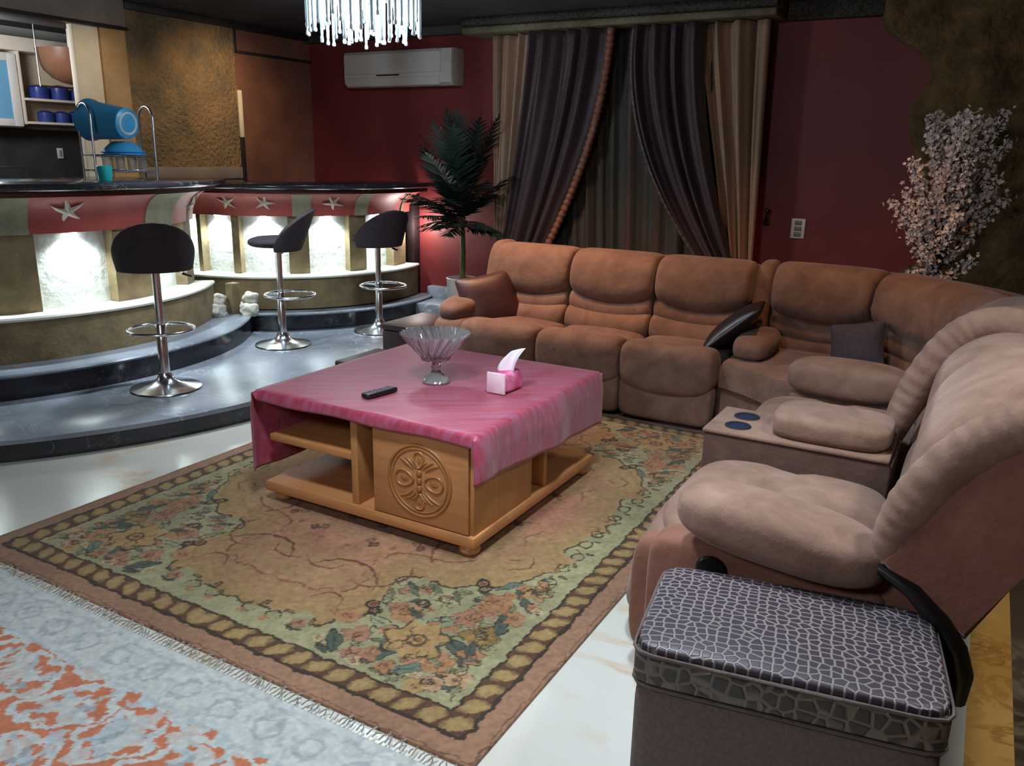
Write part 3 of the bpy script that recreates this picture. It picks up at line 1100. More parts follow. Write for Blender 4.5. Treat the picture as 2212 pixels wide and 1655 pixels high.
# shell of the near back: wedge-shaped side and rear
sh = [(-0.105, 0.58), (-0.04, 0.555), (0.055, 0.485), (0.107, 0.43), (0.20, 0.635), (0.385, 1.0), (0.33, 1.02), (0.24, 1.0), (0.12, 0.935), (0.01, 0.80)]


def shell(u0, u1, fs=0.0):
    bm = bmesh.new()
    out_ = [(x + (fs if (k == 0 or k >= 7) else fs * 0.3 if k == 1 else 0), z) for k, (x, z) in enumerate(sh)]
    a = [bm.verts.new((x, u0, z)) for x, z in out_]
    b = [bm.verts.new((x, u1, z)) for x, z in out_]
    bm.faces.new(a)
    bm.faces.new(b[::-1])
    for i in range(len(sh)):
        j = (i + 1) % len(sh)
        bm.faces.new((a[i], a[j], b[j], b[i]))
    ed = [e for e in bm.edges if abs(e.verts[0].co.y - e.verts[1].co.y) < 1e-6]
    bmesh.ops.bevel(bm, geom=ed, offset=0.012, segments=3, profile=0.5, affect='EDGES')
    return from_bm('back_shell', bm, SUEDE_SHELL, love, True, 35)


shell(2.075, 2.19)
shell(2.191, 2.97, 0.11)
shell(3.40, 4.20, 0.11)
# near arm, its side panel and the black recliner edge
puff('arm_side', (0.16, 0.66, 0.44), (2.19, -0.40, 0.27), SUEDE_SHELL, love, 8, 12, None, 'L')
puff('rear_side_panel', (0.12, 0.24, 0.44), (2.20, -0.02, 0.30), SUEDE_SHELL, love, 8, 10, None, 'L')
puff('footrest_side', (0.12, 0.20, 0.40), (2.235, -0.705, 0.235), SUEDE_SHELL, love, 4, 12, None, 'L')
arm_pad(love, (0.25, 0.56, 0.165), (2.14, -0.365, 0.578), 'L', -0.10, 2.9)
tube('recliner_edge', [(-0.13, 2.085, 0.575), (-0.09, 2.08, 0.56), (-0.02, 2.075, 0.53), (0.05, 2.07, 0.465), (0.092, 2.07, 0.405), (0.112, 2.075, 0.34), (0.112, 2.085, 0.26)],
     [0.010, 0.016, 0.022, 0.026, 0.028, 0.030, 0.024], BLACKPL, love, 10)
lathe('recliner_handle', [(0.0, 0.0), (0.042, 0.0), (0.046, 0.008), (0.040, 0.018), (0.0, 0.02)], BLACKPL, love, 20, (0, 0, 0)).matrix_basis = Matrix.Translation((-0.53, 2.115, 0.425)) @ Matrix.Rotation(R(90), 4, 'X')
# console
box('console', -0.845, -0.16, 3.035, 3.375, 0.04, 0.515, SUEDE_DARK, love, 0.012, 3)
ct = box('console_top', -0.85, -0.17, 3.03, 3.38, 0.516, 0.532, SUEDE, love, 0.006, 2)
for yy in (3.13, 3.27):
    cu = lathe('cup_holder', [(0.0, 0.5335), (0.036, 0.5335), (0.036, 0.536), (0.044, 0.5385), (0.050, 0.5365), (0.052, 0.533)], BLACKRUB, love, 24, (-0.735, yy, 0.0))
    lathe('cup_floor', [(0.0, 0.5345), (0.035, 0.5345), (0.0, 0.535)], M('navy_cup_holder' + str(yy), rgb(30, 40, 66), None, 0.5), cu, 20, (-0.735, yy, 0))
puff('console_pad', (0.30, 0.43, 0.11), (3.205, -0.395, 0.578), SUEDE, love, 4.2, 14, None, 'L')
# far arm
puff('arm_body', (0.20, 0.64, 0.42), (4.10, -0.42, 0.27), SUEDE, love, 6, 12, None, 'L')
arm_pad(love, (0.27, 0.56, 0.19), (4.085, -0.46, 0.545), 'L', 0.0, 3.0)
fix(love)


# throw cushions
def pillow(name, label, mat, w, h, d, loc, rot, spin=0.0):
    def df(P):
        Q = P.copy()
        ex = np.clip(np.abs(P[:, 0]) / (w / 2), 0, 1)
        ey = np.clip(np.abs(P[:, 1]) / (h / 2), 0, 1)
        th = (1 - ex ** 3) * (1 - ey ** 3)
        Q[:, 2] = np.sign(P[:, 2]) * d / 2 * np.clip(th, 0.03, 1) ** 0.6
        Q[:, 0] = P[:, 0] * (1 - 0.06 * (1 - ey ** 2))
        Q[:, 1] = P[:, 1] * (1 - 0.06 * (1 - ex ** 2))
        cs, sn = math.cos(spin), math.sin(spin)
        return np.c_[Q[:, 0] * cs - Q[:, 1] * sn, Q[:, 0] * sn + Q[:, 1] * cs, Q[:, 2]]
    o = superbox(name, (w, h, d), mat, None, 14, 16, df)
    o.location = loc
    o.rotation_euler = rot
    return tag(o, label, 'cushion')


pillow('throw_cushion', 'maroon leather cushion leaning against the left sofa arm', LEATH_MA, 0.42, 0.38, 0.13, (-2.93, 4.83, 0.575), (R(68), R(0), R(42)), R(11))
pillow('throw_cushion', 'black leather cushion leaning on the right sofa arm', LEATH_BK, 0.42, 0.36, 0.12, (-1.21, 4.80, 0.60), (R(0), R(-42), R(8)))
pillow('throw_cushion', 'dark slate fabric cushion in the corner of the sectional', CUSH_GR, 0.30, 0.28, 0.11, (-0.52, 4.80, 0.565), (R(68), R(-6), R(-14)), R(8))

# dark brown leather cubes left of the sofa
def cube_stool(label, x0, x1, y0, y1, z1, rz=0):
    t = thing('leather_cube', label, 'ottoman', ((x0 + x1) / 2, (y0 + y1) / 2, 0.0135), rz)
    hx, hy = (x1 - x0) / 2, (y1 - y0) / 2
    box('body', -hx, hx, -hy, hy, 0.0, z1 - 0.05, LEATH_BR, t, 0.012, 3)
    box('lid', -hx - 0.004, hx + 0.004, -hy - 0.004, hy + 0.004, z1 - 0.049, z1, LEATH_BR, t, 0.014, 3)
    return t


cube_stool('dark brown leather cube standing beside the left sofa arm', -3.555, -3.225, 4.42, 4.90, 0.395)
cube_stool('low dark brown leather cube half hidden behind the coffee table', -3.42, -2.98, 3.78, 4.20, 0.275)

# crocodile print ottoman nearest the camera
ot = thing('ottoman', 'grey-brown box ottoman with crocodile print lid, nearest the camera', 'ottoman', (-0.265, 1.85, 0.0), R(9))


def taper(P):
    return P


superbox('body', (0.66, 0.42, 0.36), OTTO, ot, 16, 12, None, (0, 0, 0.185))


def lid(P):
    Q = P.copy()
    ex = 1 - np.clip(np.abs(P[:, 0]) / 0.34, 0, 1) ** 2.5
    ey = 1 - np.clip(np.abs(P[:, 1]) / 0.22, 0, 1) ** 2.5
    Q[:, 2] = np.where(P[:, 2] > 0, P[:, 2] + 0.016 * ex * ey, P[:, 2])
    return Q


superbox('lid_band', (0.675, 0.435, 0.085), CROCS, ot, 14, 14, None, (0, 0, 0.408))
superbox('lid_top', (0.665, 0.425, 0.05), CROC, ot, 10, 20, lid, (0, 0, 0.445))


def piping(z, a, b, mat, nm):
    pts = []
    for i in range(81):
        th = 2 * math.pi * i / 80
        cx_, sx_ = math.cos(th), math.sin(th)
        k = (abs(cx_) ** 14 + abs(sx_) ** 14) ** (-1 / 14)
        pts.append((a * cx_ * k, b * sx_ * k, z))
    tube(nm, pts, 0.0045, mat, ot, 6, False)


piping(0.449, 0.338, 0.218, OTTO, 'upper_piping')
piping(0.365, 0.336, 0.216, OTTO, 'lower_piping')


# ------------------------------------------------------------------ coffee table
TX0, TX1, TY0, TY1 = -2.665, -1.545, 2.455, 3.57
TZ = 0.540  # top of the cloth-covered board
RZ = 0.0125
tb = thing('coffee_table', 'square honey wood coffee table with open shelves and carved corner panel', 'table', ((TX0 + TX1) / 2, (TY0 + TY1) / 2, RZ))
for (x, y) in ((TX0 + 0.06, TY0 + 0.06), (TX1 - 0.05, TY0 + 0.05), (TX0 + 0.06, TY1 - 0.06), (TX1 - 0.05, TY1 - 0.05)):
    lathe('bun_foot', [(0.0, 0.0), (0.028, 0.0), (0.040, 0.012), (0.044, 0.026), (0.038, 0.040), (0.03, 0.046), (0.0, 0.046)], WOOD, tb, 20, (x, y, RZ))
box('base_board', TX0, TX1, TY0, TY1, RZ + 0.047, RZ + 0.095, WOOD, tb, 0.006)
box('top_board', TX0 + 0.01, TX1 - 0.01, TY0 + 0.01, TY1 - 0.01, TZ - 0.032, TZ - 0.005, WOOD, tb, 0.004)
zb = RZ + 0.096
zu = TZ - 0.033
for (x0, x1, y0, y1) in ((-2.046, TX1 - 0.012, TY0 + 0.02, 2.945), (TX0 + 0.012, -2.19, 3.09, TY1 - 0.02)):
    cb = box('corner_cabinet', x0, x1, y0, y1, zb, zu, WOODV, tb, 0.003)
box('upright_board', -2.167, -2.131, TY0 + 0.015, 3.55, zb, zu, WOODV, tb, 0.003)
box('upright_board', -2.12, TX1 - 0.015, 3.065, 3.095, zb, zu, WOODV, tb, 0.003)
box('shelf', TX0 + 0.03, -2.168, TY0 + 0.015, 3.085, 0.302, 0.332, WOOD, tb, 0.003)
# carved front panel with round flower medallion
fp = box('carved_panel', -2.040, TX1 - 0.03, TY0 + 0.004, TY0 + 0.02, zb + 0.004, zu - 0.002, WOOD, tb, 0.003)
MCX, MCZ, MR, MY = -1.806, 0.292, 0.150, TY0 + 0.003


def tor(name, r, rad, par, y):
    V, Fc = [], []
    sg, ts = 48, 8
    for i in range(sg):
        a = 2 * math.pi * i / sg
        for k in range(ts):
            b = 2 * math.pi * k / ts
            rr = r + rad * math.cos(b)
            V.append((MCX + rr * math.cos(a), y - rad * 0.8 * math.sin(b), MCZ + rr * math.sin(a)))
    for i in range(sg):
        i2 = (i + 1) % sg
        for k in range(ts):
            k2 = (k + 1) % ts
            Fc.append((i * ts + k, i2 * ts + k, i2 * ts + k2, i * ts + k2))
    return from_np(name, V, Fc, WOODC, par)


tor('medallion_ring', MR, 0.007, fp, MY)
tor('medallion_ring', MR - 0.016, 0.005, fp, MY)


def petal(ang, r0, r1, wd, nm='petal', hollow=True):
    """raised almond outline carved around the medallion centre"""
    pts = []
    for i in range(25):
        t = 2 * math.pi * i / 24
        u = (r0 + r1) / 2 + (r1 - r0) / 2 * math.cos(t)
        v = wd * math.sin(t) * (1 + 0.25 * math.cos(t))
        pts.append((MCX + u * math.cos(ang) - v * math.sin(ang), MY, MCZ + u * math.sin(ang) + v * math.cos(ang)))
    tube(nm, pts, 0.0055, WOODC, fp, 6, False)
    if hollow:
        V = [(MCX + (r0 + r1) / 2 * math.cos(ang), MY - 0.007, MCZ + (r0 + r1) / 2 * math.sin(ang))]
        m_ = 20
        for i in range(m_):
            t = 2 * math.pi * i / m_
            u = (r0 + r1) / 2 + (r1 - r0) / 2 * 0.62 * math.cos(t)
            v = wd * 0.55 * math.sin(t)
            V.append((MCX + u * math.cos(ang) - v * math.sin(ang), MY + 0.002, MCZ + u * math.sin(ang) + v * math.cos(ang)))
        from_np('petal_boss', V, [(0, 1 + i, 1 + (i + 1) % m_) for i in range(m_)], WOODC, fp)


petal(0.0, 0.028, 0.115, 0.032)
petal(math.pi, 0.028, 0.115, 0.032)
petal(math.pi / 2, 0.055, 0.122, 0.022)
petal(-math.pi / 2, 0.055, 0.122, 0.022)
for s in (-1, 1):
    for q in (-1, 1):
        for kk, (r_, off) in enumerate(((0.085, 0.55), (0.105, 0.85), (0.12, 1.12))):
            pts = []
            for i in range(14):
                t = i / 13
                a = math.pi / 2 - off * (1 - 0.2 * t)
                rr = 0.045 + (r_ - 0.045) * t + 0.01
                bnd = a + 0.5 * (1 - t)
                pts.append((MCX + s * rr * math.cos(bnd) * 0.95, MY, MCZ + q * rr * math.sin(bnd)))
            tube('carved_leaf', pts, [0.0025 + 0.0035 * math.sin(math.pi * (i + 0.5) / 14) for i in range(14)], WOODC, fp, 6)
for dz in (-0.032, 0.0, 0.032):
    superbox('carved_bead', (0.026, 0.02, 0.032), WOODC, fp, 2.2, 8, None, (MCX, MY, MCZ + dz))
fix(tb)


# tablecloth: long falls at the left and right, a narrow lip front and back
def make_cloth():
    cx_, cy_ = (TX0 + TX1) / 2, (TY0 + TY1) / 2
    hx, hy = (TX1 - TX0) / 2 + 0.006, (TY1 - TY0) / 2 + 0.006
    dl, dr, df_, db = 0.385, 0.225, 0.055, 0.06
    zt = TZ - 0.0015
    S = np.concatenate([np.linspace(-hx - dl, -hx, 24, endpoint=False), np.linspace(-hx, hx, 40), np.linspace(hx, hx + dr, 16)[1:]])
    T = np.concatenate([np.linspace(-hy - df_, -hy, 6, endpoint=False), np.linspace(-hy, hy, 44), np.linspace(hy, hy + db, 6)[1:]])
    V, Fc = [], []
    rr = 0.014
    for s in S:
        for t in T:
            ds = max(abs(s) - hx, 0)
            dt = max(abs(t) - hy, 0)
            sg, tg_ = math.copysign(1, s), math.copysign(1, t)
            x, y, z = max(-hx, min(hx, s)), max(-hy, min(hy, t)), zt
            if ds > 0:
                if s > 0:
                    ds *= 0.86 + 0.34 * (t + hy) / (2 * hy)
                wv = 0.010 * math.sin(t * 9 + 1.3) * min(1, ds / 0.12) + 0.006 * math.sin(t * 21) * min(1, ds / 0.15)
                x += sg * (rr * (1 - math.exp(-ds / rr)) + max(wv, -0.008) + 0.012 * min(1, ds / 0.1))
                z -= max(0, ds - rr * 0.4)
                if dt > 0:
                    # the corner of the cloth: flap turned a little inwards
                    y += tg_ * min(dt, 0.03)
                    x -= sg * 0.02 * (dt / 0.055) * min(1, ds / 0.05)
                    if sg > 0 and tg_ < 0:
                        z -= 0.012 * (dt / 0.055) * min(1, ds / 0.1)
            elif dt > 0:
                y += tg_ * rr * (1 - math.exp(-dt / rr))
                z -= max(0, dt - rr * 0.4) + 0.004 * math.sin(s * 13)
            else:
                z += 0.0012 * math.sin(s * 9 + t * 3) * math.sin(t * 11)
            V.append((x + cx_, y + cy_, z))
    n = len(T)
    for i in range(len(S) - 1):
        for j in range(n - 1):
            Fc.append((i * n + j, (i + 1) * n + j, (i + 1) * n + j + 1, i * n + j + 1))
    o = from_np('tablecloth', V, Fc, CLOTH, None, True, None)
    md = o.modifiers.new('thickness', 'SOLIDIFY')
    md.thickness = 0.002
    md.offset = 0
    return tag(o, 'magenta striped cloth draped over the wooden coffee table', 'tablecloth')


make_cloth()
ZT = TZ + 0.0012

# footed cut-glass bowl
bw = thing('glass_bowl', 'footed cut-glass fruit bowl standing on the magenta cloth', 'bowl', (-2.085, 2.975, ZT))
SW = 22


def swirl(r, z, a, j):
    if 0.1 < z < 0.235 and r > 0.05:
        tw = a + 2.2 * (z - 0.1)
        return r * (1 + 0.07 * math.cos(SW * a) * (0.4 + 0.6 * min(1, r / 0.12))), tw
    return r, a


lathe('bowl', [(0.0, 0.102), (0.03, 0.100), (0.062, 0.105), (0.070, 0.125), (0.098, 0.155), (0.130, 0.195), (0.150, 0.225), (0.154, 0.231), (0.150, 0.233),
               (0.142, 0.222), (0.122, 0.195), (0.090, 0.160), (0.060, 0.132), (0.03, 0.122), (0.0, 0.120)], GLASS, bw, 132, (0, 0, 0), swirl, 18)
lathe('foot', [(0.0, 0.0), (0.062, 0.0), (0.064, 0.006), (0.055, 0.018), (0.036, 0.036), (0.022, 0.050), (0.018, 0.062), (0.024, 0.072), (0.018, 0.082), (0.024, 0.098), (0.0, 0.0995)], GLASS, bw, 48, (0, 0, 0),
      lambda r, z, a, j: (r * (1 + (0.05 * math.cos(12 * a) if 0.01 < z < 0.06 else 0)), a), 50)

# tissue pack with a tissue pulled up
tp = thing('tissue_pack', 'small pink tissue pack with a white tissue standing up', 'tissue pack', (-1.75, 3.04, ZT), R(-2))
superbox('wrapper', (0.092, 0.155, 0.088), PINK, tp, 6, 12, lambda P: np.c_[P[:, 0] * (1 - 0.10 * np.clip(P[:, 2] / 0.044, 0, 1) ** 2), P[:, 1], P[:, 2] + 0.006 * np.sin(P[:, 1] * 60) * (P[:, 2] > 0)], (0, 0.006, 0.045))
box('end_card', -0.047, 0.047, -0.088, -0.076, 0.002, 0.094, PINKW, tp, 0.004)


def tissue_sheet(par):
    V, Fc = [], []
    nu, nv = 10, 12
    for j in range(nv):
        t = j / (nv - 1)
        for i in range(nu):
            u = (i / (nu - 1) - 0.5)
            w_ = 0.085 * (1 - 0.15 * t)
            V.append((u * w_ + 0.05 * t ** 1.5, -0.008 + 0.016 * math.sin(u * 6 + 2 * t) + 0.04 * t * t, 0.085 + 0.115 * t - 0.012 * (1 - 2 * u) * t))
    for j in range(nv - 1):
        for i in range(nu - 1):
            a = j * nu + i
            Fc.append((a, a + 1, a + nu + 1, a + nu))
    o = from_np('tissue_sheet', V, Fc, TISSUE, par)
    m = o.modifiers.new('thickness', 'SOLIDIFY')
    m.thickness = 0.0015
    return o


tissue_sheet(tp)

# remote control
rm = thing('remote_control', 'black remote control lying on the magenta cloth', 'remote', (-2.166, 2.668, ZT), R(-10))
superbox('body', (0.05, 0.175, 0.022), REMB, rm, 7, 10, None, (0, 0, 0.0112))
for j in range(5):
    for i in range(3):
        superbox('key', (0.009, 0.010, 0.004), REMK, rm, 3, 4, None, ((i - 1) * 0.013, 0.06 - j * 0.024, 0.0228))


# ------------------------------------------------------------------ rugs
def vnoise(h, w, cell, seed):
    r = np.random.default_rng(seed)
    gh, gw = int(h / cell) + 3, int(w / cell) + 3
    g = r.random((gh, gw))
    yy, xx = np.arange(h) / cell, np.arange(w) / cell
    y0, x0 = yy.astype(int), xx.astype(int)
    fy, fx = (yy - y0)[:, None], (xx - x0)[None, :]
    fy, fx = fy * fy * (3 - 2 * fy), fx * fx * (3 - 2 * fx)
    a, b = g[y0][:, x0], g[y0][:, x0 + 1]
    c_, d = g[y0 + 1][:, x0], g[y0 + 1][:, x0 + 1]
    return (a * (1 - fx) + b * fx) * (1 - fy) + (c_ * (1 - fx) + d * fx) * fy


def C3(r, g, b):
    return np.array([lin(r), lin(g), lin(b)])


class Paint:
    def __init__(self, na, nb, cell):
        self.A, self.B = np.meshgrid((np.arange(na) + 0.5) * cell, (np.arange(nb) + 0.5) * cell, indexing='ij')
        self.img = np.zeros((na, nb, 3))
        self.cell = cell

    def put(self, mask, c, k=1.0):
        m = (mask.astype(float) * k)[..., None]
        self.img = self.img * (1 - m) + np.array(c) * m

    def sub(self, a, b, r):
        c = self.cell
        i0, i1 = max(0, int((a - r) / c)), max(0, int((a + r) / c) + 1)
        j0, j1 = max(0, int((b - r) / c)), max(0, int((b + r) / c) + 1)
        return slice(i0, i1), slice(j0, j1)

    def blend(self, sl, mask, c, k=1.0):
        m = (mask.astype(float) * k)[..., None]
        self.img[sl] = self.img[sl] * (1 - m) + np.array(c) * m

    def flower(self, a, b, r, c1, c2, cd, petals=6, ph=0.0):
        sl = self.sub(a, b, r * 1.4)
        da, db = self.A[sl] - a, self.B[sl] - b
        if da.size == 0:
            return
        d, th = np.hypot(da, db), np.arctan2(db, da)
        rr = r * (1 + 0.13 * np.cos(petals * th + ph) + 0.05 * np.cos(3 * th + 1))
        self.blend(sl, (d < rr * 1.08) & (np.cos(2 * th + ph + a * 40) > -0.5), cd, 0.7)
        self.blend(sl, d < rr * 0.97, c1, 0.86)
        self.blend(sl, (d < rr * 0.72) & (np.cos(petals * th + ph + d / r * 3) > 0.2), c2, 0.6)
        self.blend(sl, np.abs(d - r * 0.30) < r * 0.06, cd, 0.8)
        self.blend(sl, d < r * 0.16, c2 * 0.55)

    def leaf(self, a, b, L, w, ang, c, cd, k=1.0):
        sl = self.sub(a, b, L)
        da, db = self.A[sl] - a, self.B[sl] - b
        u, v = da * math.cos(ang) + db * math.sin(ang), -da * math.sin(ang) + db * math.cos(ang)
        wd = w * np.clip(1 - (u / (L / 2)) ** 2, 0, 1)
        self.blend(sl, np.abs(v - 0.1 * L * (u / L) ** 2) < wd, cd, k)
        self.blend(sl, np.abs(v - 0.1 * L * (u / L) ** 2) < wd - 0.004, c, k)
        self.blend(sl, (np.abs(v) < 0.0025) & (np.abs(u) < L * 0.4), cd, 0.7 * k)

    def ringm(self, a, b, r, wd, c, k=1.0):
        sl = self.sub(a, b, r * 1.5)
        d = np.hypot(self.A[sl] - a, (self.B[sl] - b))
        self.blend(sl, np.abs(d - r) < wd, c, k)

    def stroke(self, pts, wd, c, k=0.9):
        pts = np.array(pts)
        n = len(pts)
        for i in range(n):
            w_ = wd * (0.35 + 0.65 * math.sin(math.pi * (i + 0.5) / n))
            sl = self.sub(pts[i][0], pts[i][1], w_ * 1.5)
            d = np.hypot(self.A[sl] - pts[i][0], self.B[sl] - pts[i][1])
            self.blend(sl, d < w_, c, k)

    def arc(self, a, b, r, t0, t1, wd, c, k=0.9, grow=0.0, sy=1.0):
        n = max(8, int(abs(t1 - t0) * r / 0.004))
        self.stroke([(a + (r + grow * i / n) * math.cos(t0 + (t1 - t0) * i / n), b + sy * (r + grow * i / n) * math.sin(t0 + (t1 - t0) * i / n)) for i in range(n + 1)], wd, c, k)


def flat_mesh(name, x0, y0, cell, img, z0, z1, mat, attr, wob=0.0):
    """thin slab whose top face carries the print"""
    na, nb = img.shape[0], img.shape[1]
    gx_, gy_ = np.meshgrid(np.arange(na) * cell + x0, np.arange(nb) * cell + y0, indexing='ij')
    nz = z1 + wob * (vnoise(na, nb, 24, 5) - 0.5)
    V = np.stack([gx_, gy_, nz], -1).reshape(-1, 3)
    idx = np.arange(na * nb).reshape(na, nb)
    q = np.stack([idx[:-1, :-1], idx[1:, :-1], idx[1:, 1:], idx[:-1, 1:]], -1).reshape(-1, 4)
    # skirt down to the floor
    bd = np.concatenate([idx[0, :], idx[1:, -1], idx[-1, -2::-1], idx[-2:0:-1, 0]])
    low = V[bd].copy()
    low[:, 2] = z0
    base = len(V)
    V = np.vstack([V, low])
    k = np.arange(len(bd))
    k2 = np.roll(k, -1)
    sk = np.stack([bd[k], bd[k2], base + k2, base + k], -1)
    F_ = np.vstack([q, sk]).astype(np.int32)
    me = bpy.data.meshes.new(name)
    me.vertices.add(len(V))
    me.vertices.foreach_set('co', V.astype(np.float32).ravel())
    me.loops.add(F_.size)
    me.loops.foreach_set('vertex_index', F_.ravel())
    me.polygons.add(len(F_))
    me.polygons.foreach_set('loop_start', np.arange(0, F_.size, 4, dtype=np.int32))
    me.polygons.foreach_set('loop_total', np.full(len(F_), 4, dtype=np.int32))
    me.update(calc_edges=True)
    me.validate()
    cols = np.ones((len(V), 4), np.float32)
    cols[:base, :3] = img.reshape(-1, 3)
    cols[base:, :3] = img.reshape(-1, 3)[bd]
    at = me.color_attributes.new(attr, 'FLOAT_COLOR', 'POINT')
    at.data.foreach_set('color', cols.ravel())
    return link(name, me, mat, None, True)


def warp(img, cell, amt, seed):
    """hand-woven wobble of the printed lines"""
    h, w = img.shape[:2]
    oi = ((vnoise(h, w, cell, seed) - 0.5) * 2 * amt + (vnoise(h, w, cell / 2.5, seed + 1) - 0.5) * amt)
    oj = ((vnoise(h, w, cell, seed + 2) - 0.5) * 2 * amt + (vnoise(h, w, cell / 2.5, seed + 3) - 0.5) * amt)
    ii = np.clip((np.arange(h)[:, None] + oi).round().astype(int), 0, h - 1)
    jj = np.clip((np.arange(w)[None, :] + oj).round().astype(int), 0, w - 1)
    return img[ii, jj]


def aubusson(cell=0.0047):
    W_, L_ = 2.36, 3.06
    na, nb = int(W_ / 2 / cell), int(L_ / 2 / cell)
    p = Paint(na, nb, cell)
    A, B = p.A, p.B
    d = np.minimum(A, B)
    n1, n2, n3 = vnoise(na, nb, 30, 1), vnoise(na, nb, 11, 2), vnoise(na, nb, 60, 3)
    fld = C3(158, 120, 84)
    pinkf, gold, green = C3(164, 108, 84), C3(146, 122, 72), C3(144, 140, 104)
    dk, dred, teal = C3(58, 48, 40), C3(104, 58, 44), C3(74, 86, 76)
    olive, orange, yell, pinkc, cream = C3(146, 118, 70), C3(162, 114, 74), C3(164, 132, 78), C3(156, 108, 86), C3(170, 158, 120)
    p.img[:] = fld
    p.put(np.ones_like(A), pinkf, 0.0)
    p.img = p.img * (1 - (np.clip(n3 * 1.6 - 0.4, 0, 1))[..., None]) + pinkf * (np.clip(n3 * 1.6 - 0.4, 0, 1))[..., None]
    stre = vnoise(na, nb, 9, 8) * 0.5 + vnoise(na, nb, 4, 9) * 0.5
    p.img = p.img * (0.80 + 0.40 * stre[..., None])
    sw = 0.5 + 0.5 * np.sin(14 * A + 9 * np.sin(5 * B + 1) + 7 * vnoise(na, nb, 40, 12))
    sw2 = np.clip(sw * 1.6 - 0.7, 0, 1) * (0.4 + 0.6 * vnoise(na, nb, 7, 13))
    p.img = p.img * (1 - 0.55 * sw2[..., None]) + gold * 0.55 * sw2[..., None]
    sw3 = np.clip((0.5 + 0.5 * np.sin(11 * B - 8 * np.sin(4 * A) + 6 * vnoise(na, nb, 50, 14))) * 2 - 1.2, 0, 1)
    p.img = p.img * (1 - 0.4 * sw3[..., None]) + C3(136, 84, 66) * 0.4 * sw3[..., None]
    # signed distance (approximate) to the pale green border field
    th = np.arctan2(B - 0.16, A - 0.16)
    rc = np.hypot((A - 0.16) / 0.66, (B - 0.16) / 0.80)
    lob = 1 + 0.10 * np.cos(9 * th - 0.6) + 0.04 * np.cos(17 * th)
    sd_c = (rc - lob) * 0.6
    s_long = np.where(A < B, B, A)
    sd_b = d - (0.30 + 0.028 * np.sin(s_long * 16) + 0.015 * np.sin(s_long * 37))
    sd = np.minimum(sd_c, sd_b)
    # gold scroll zone outside the green
    gz_ = np.clip(1 - sd / 0.20, 0, 1) * (sd > 0)
    swirl_ = 0.5 + 0.5 * np.sin(sd * 120 + 4 * n1 + th * 3)
    p.img = p.img * (1 - (0.75 * gz_ ** 0.6)[..., None]) + (gold * 0.92 + 0.18 * gold * swirl_[..., None]) * (0.75 * gz_ ** 0.6)[..., None]
    p.put(sd < 0, green)
    p.img = np.where((sd < 0)[..., None], p.img * (0.86 + 0.28 * n2[..., None]), p.img)
    p.put((np.abs(sd) < 0.0055) & (n2 > 0.28), dk, 0.9)
    p.put((np.abs(sd - 0.16) < 0.004) & (n1 > 0.52) & (sd_c < sd_b), dred, 0.8)
    p.put((np.abs(sd - 0.185) < 0.005) & (n1 < 0.42), dred, 0.6)
    # corner bouquet
    f = p.flower
    lf = p.leaf
    r_ = np.random.default_rng(3)
    for (a, b, L, w, an, cc) in [(0.30, 0.42, .20, .035, 0.4, teal), (0.52, 0.30, .20, .035, 1.9, teal), (0.62, 0.42, .16, .03, 0.2, C3(140, 140, 110)), (0.28, 0.62, .16, .03, 1.2, teal),
                                 (0.44, 0.55, .17, .032, 2.6, C3(132, 136, 108)), (0.70, 0.26, .15, .026, 0.9, teal), (0.27, 0.27, .14, .03, 0.8, teal), (0.40, 0.26, .13, .028, 2.3, C3(96, 112, 96)),
                                 (0.26, 0.78, .15, .026, 0.6, teal), (0.38, 0.86, .13, .022, 2.2, C3(96, 112, 96))]:
        lf(a, b, L, w, an, cc, dk)
    f(0.47, 0.40, 0.105, yell, orange, dk, 7, 0.5)
    f(0.34, 0.33, 0.055, orange, yell, dred, 5)
    f(0.27, 0.42, 0.045, orange, pinkc, dred, 5, 1)
    f(0.30, 0.53, 0.062, C3(138, 104, 48), yell, dk, 4, 1)
    f(0.40, 0.60, 0.05, pinkc, orange, dred, 5)
    f(0.60, 0.52, 0.058, orange, yell, dred, 6, 1)
    f(0.66, 0.33, 0.046, pinkc, orange, dred, 5)
    f(0.76, 0.40, 0.044, orange, pinkc, dred, 5)
    f(0.26, 0.68, 0.044, orange, pinkc, dred, 5)
    f(0.27, 0.88, 0.05, yell, orange, dk, 6)
    f(0.36, 0.74, 0.06, orange, yell, dred, 6, 2)
    f(0.52, 0.68, 0.04, cream, pinkc, dk, 5)
    f(0.56, 0.26, 0.038, pinkc, orange, dred, 5)
    f(0.24, 0.30, 0.045, C3(176, 140, 104), orange, dk, 5)
    f(0.30, 0.24, 0.04, C3(176, 140, 104), pinkc, dk, 5)
    for _ in range(120):
        a, b = r_.uniform(0.20, 0.90), r_.uniform(0.20, 1.05)
        i, j = min(int(a / cell), na - 1), min(int(b / cell), nb - 1)
        if sd[i, j] < -0.03:
            k_ = r_.random()
            if k_ < 0.4:
                f(a, b, r_.uniform(0.018, 0.034), [orange, yell, pinkc, cream][int(r_.integers(4))], orange, dred, 5, r_.uniform(0, 6))
            else:
                lf(a, b, r_.uniform(0.06, 0.11), r_.uniform(0.010, 0.02), r_.uniform(0, 6.28), [teal, C3(110, 118, 92), C3(132, 132, 96)][int(r_.integers(3))], dk, 0.85)
    f(0.47, 0.40, 0.10, yell, orange, dk, 7, 0.5)
    for (a, b) in [(0.70, 0.47), (0.735, 0.50), (0.45, 0.80), (0.48, 0.83), (0.58, 0.60)]:
        p.ringm(a, b, 0.022, 0.006, dk)
        p.ringm(a, b, 0.008, 0.004, dred)
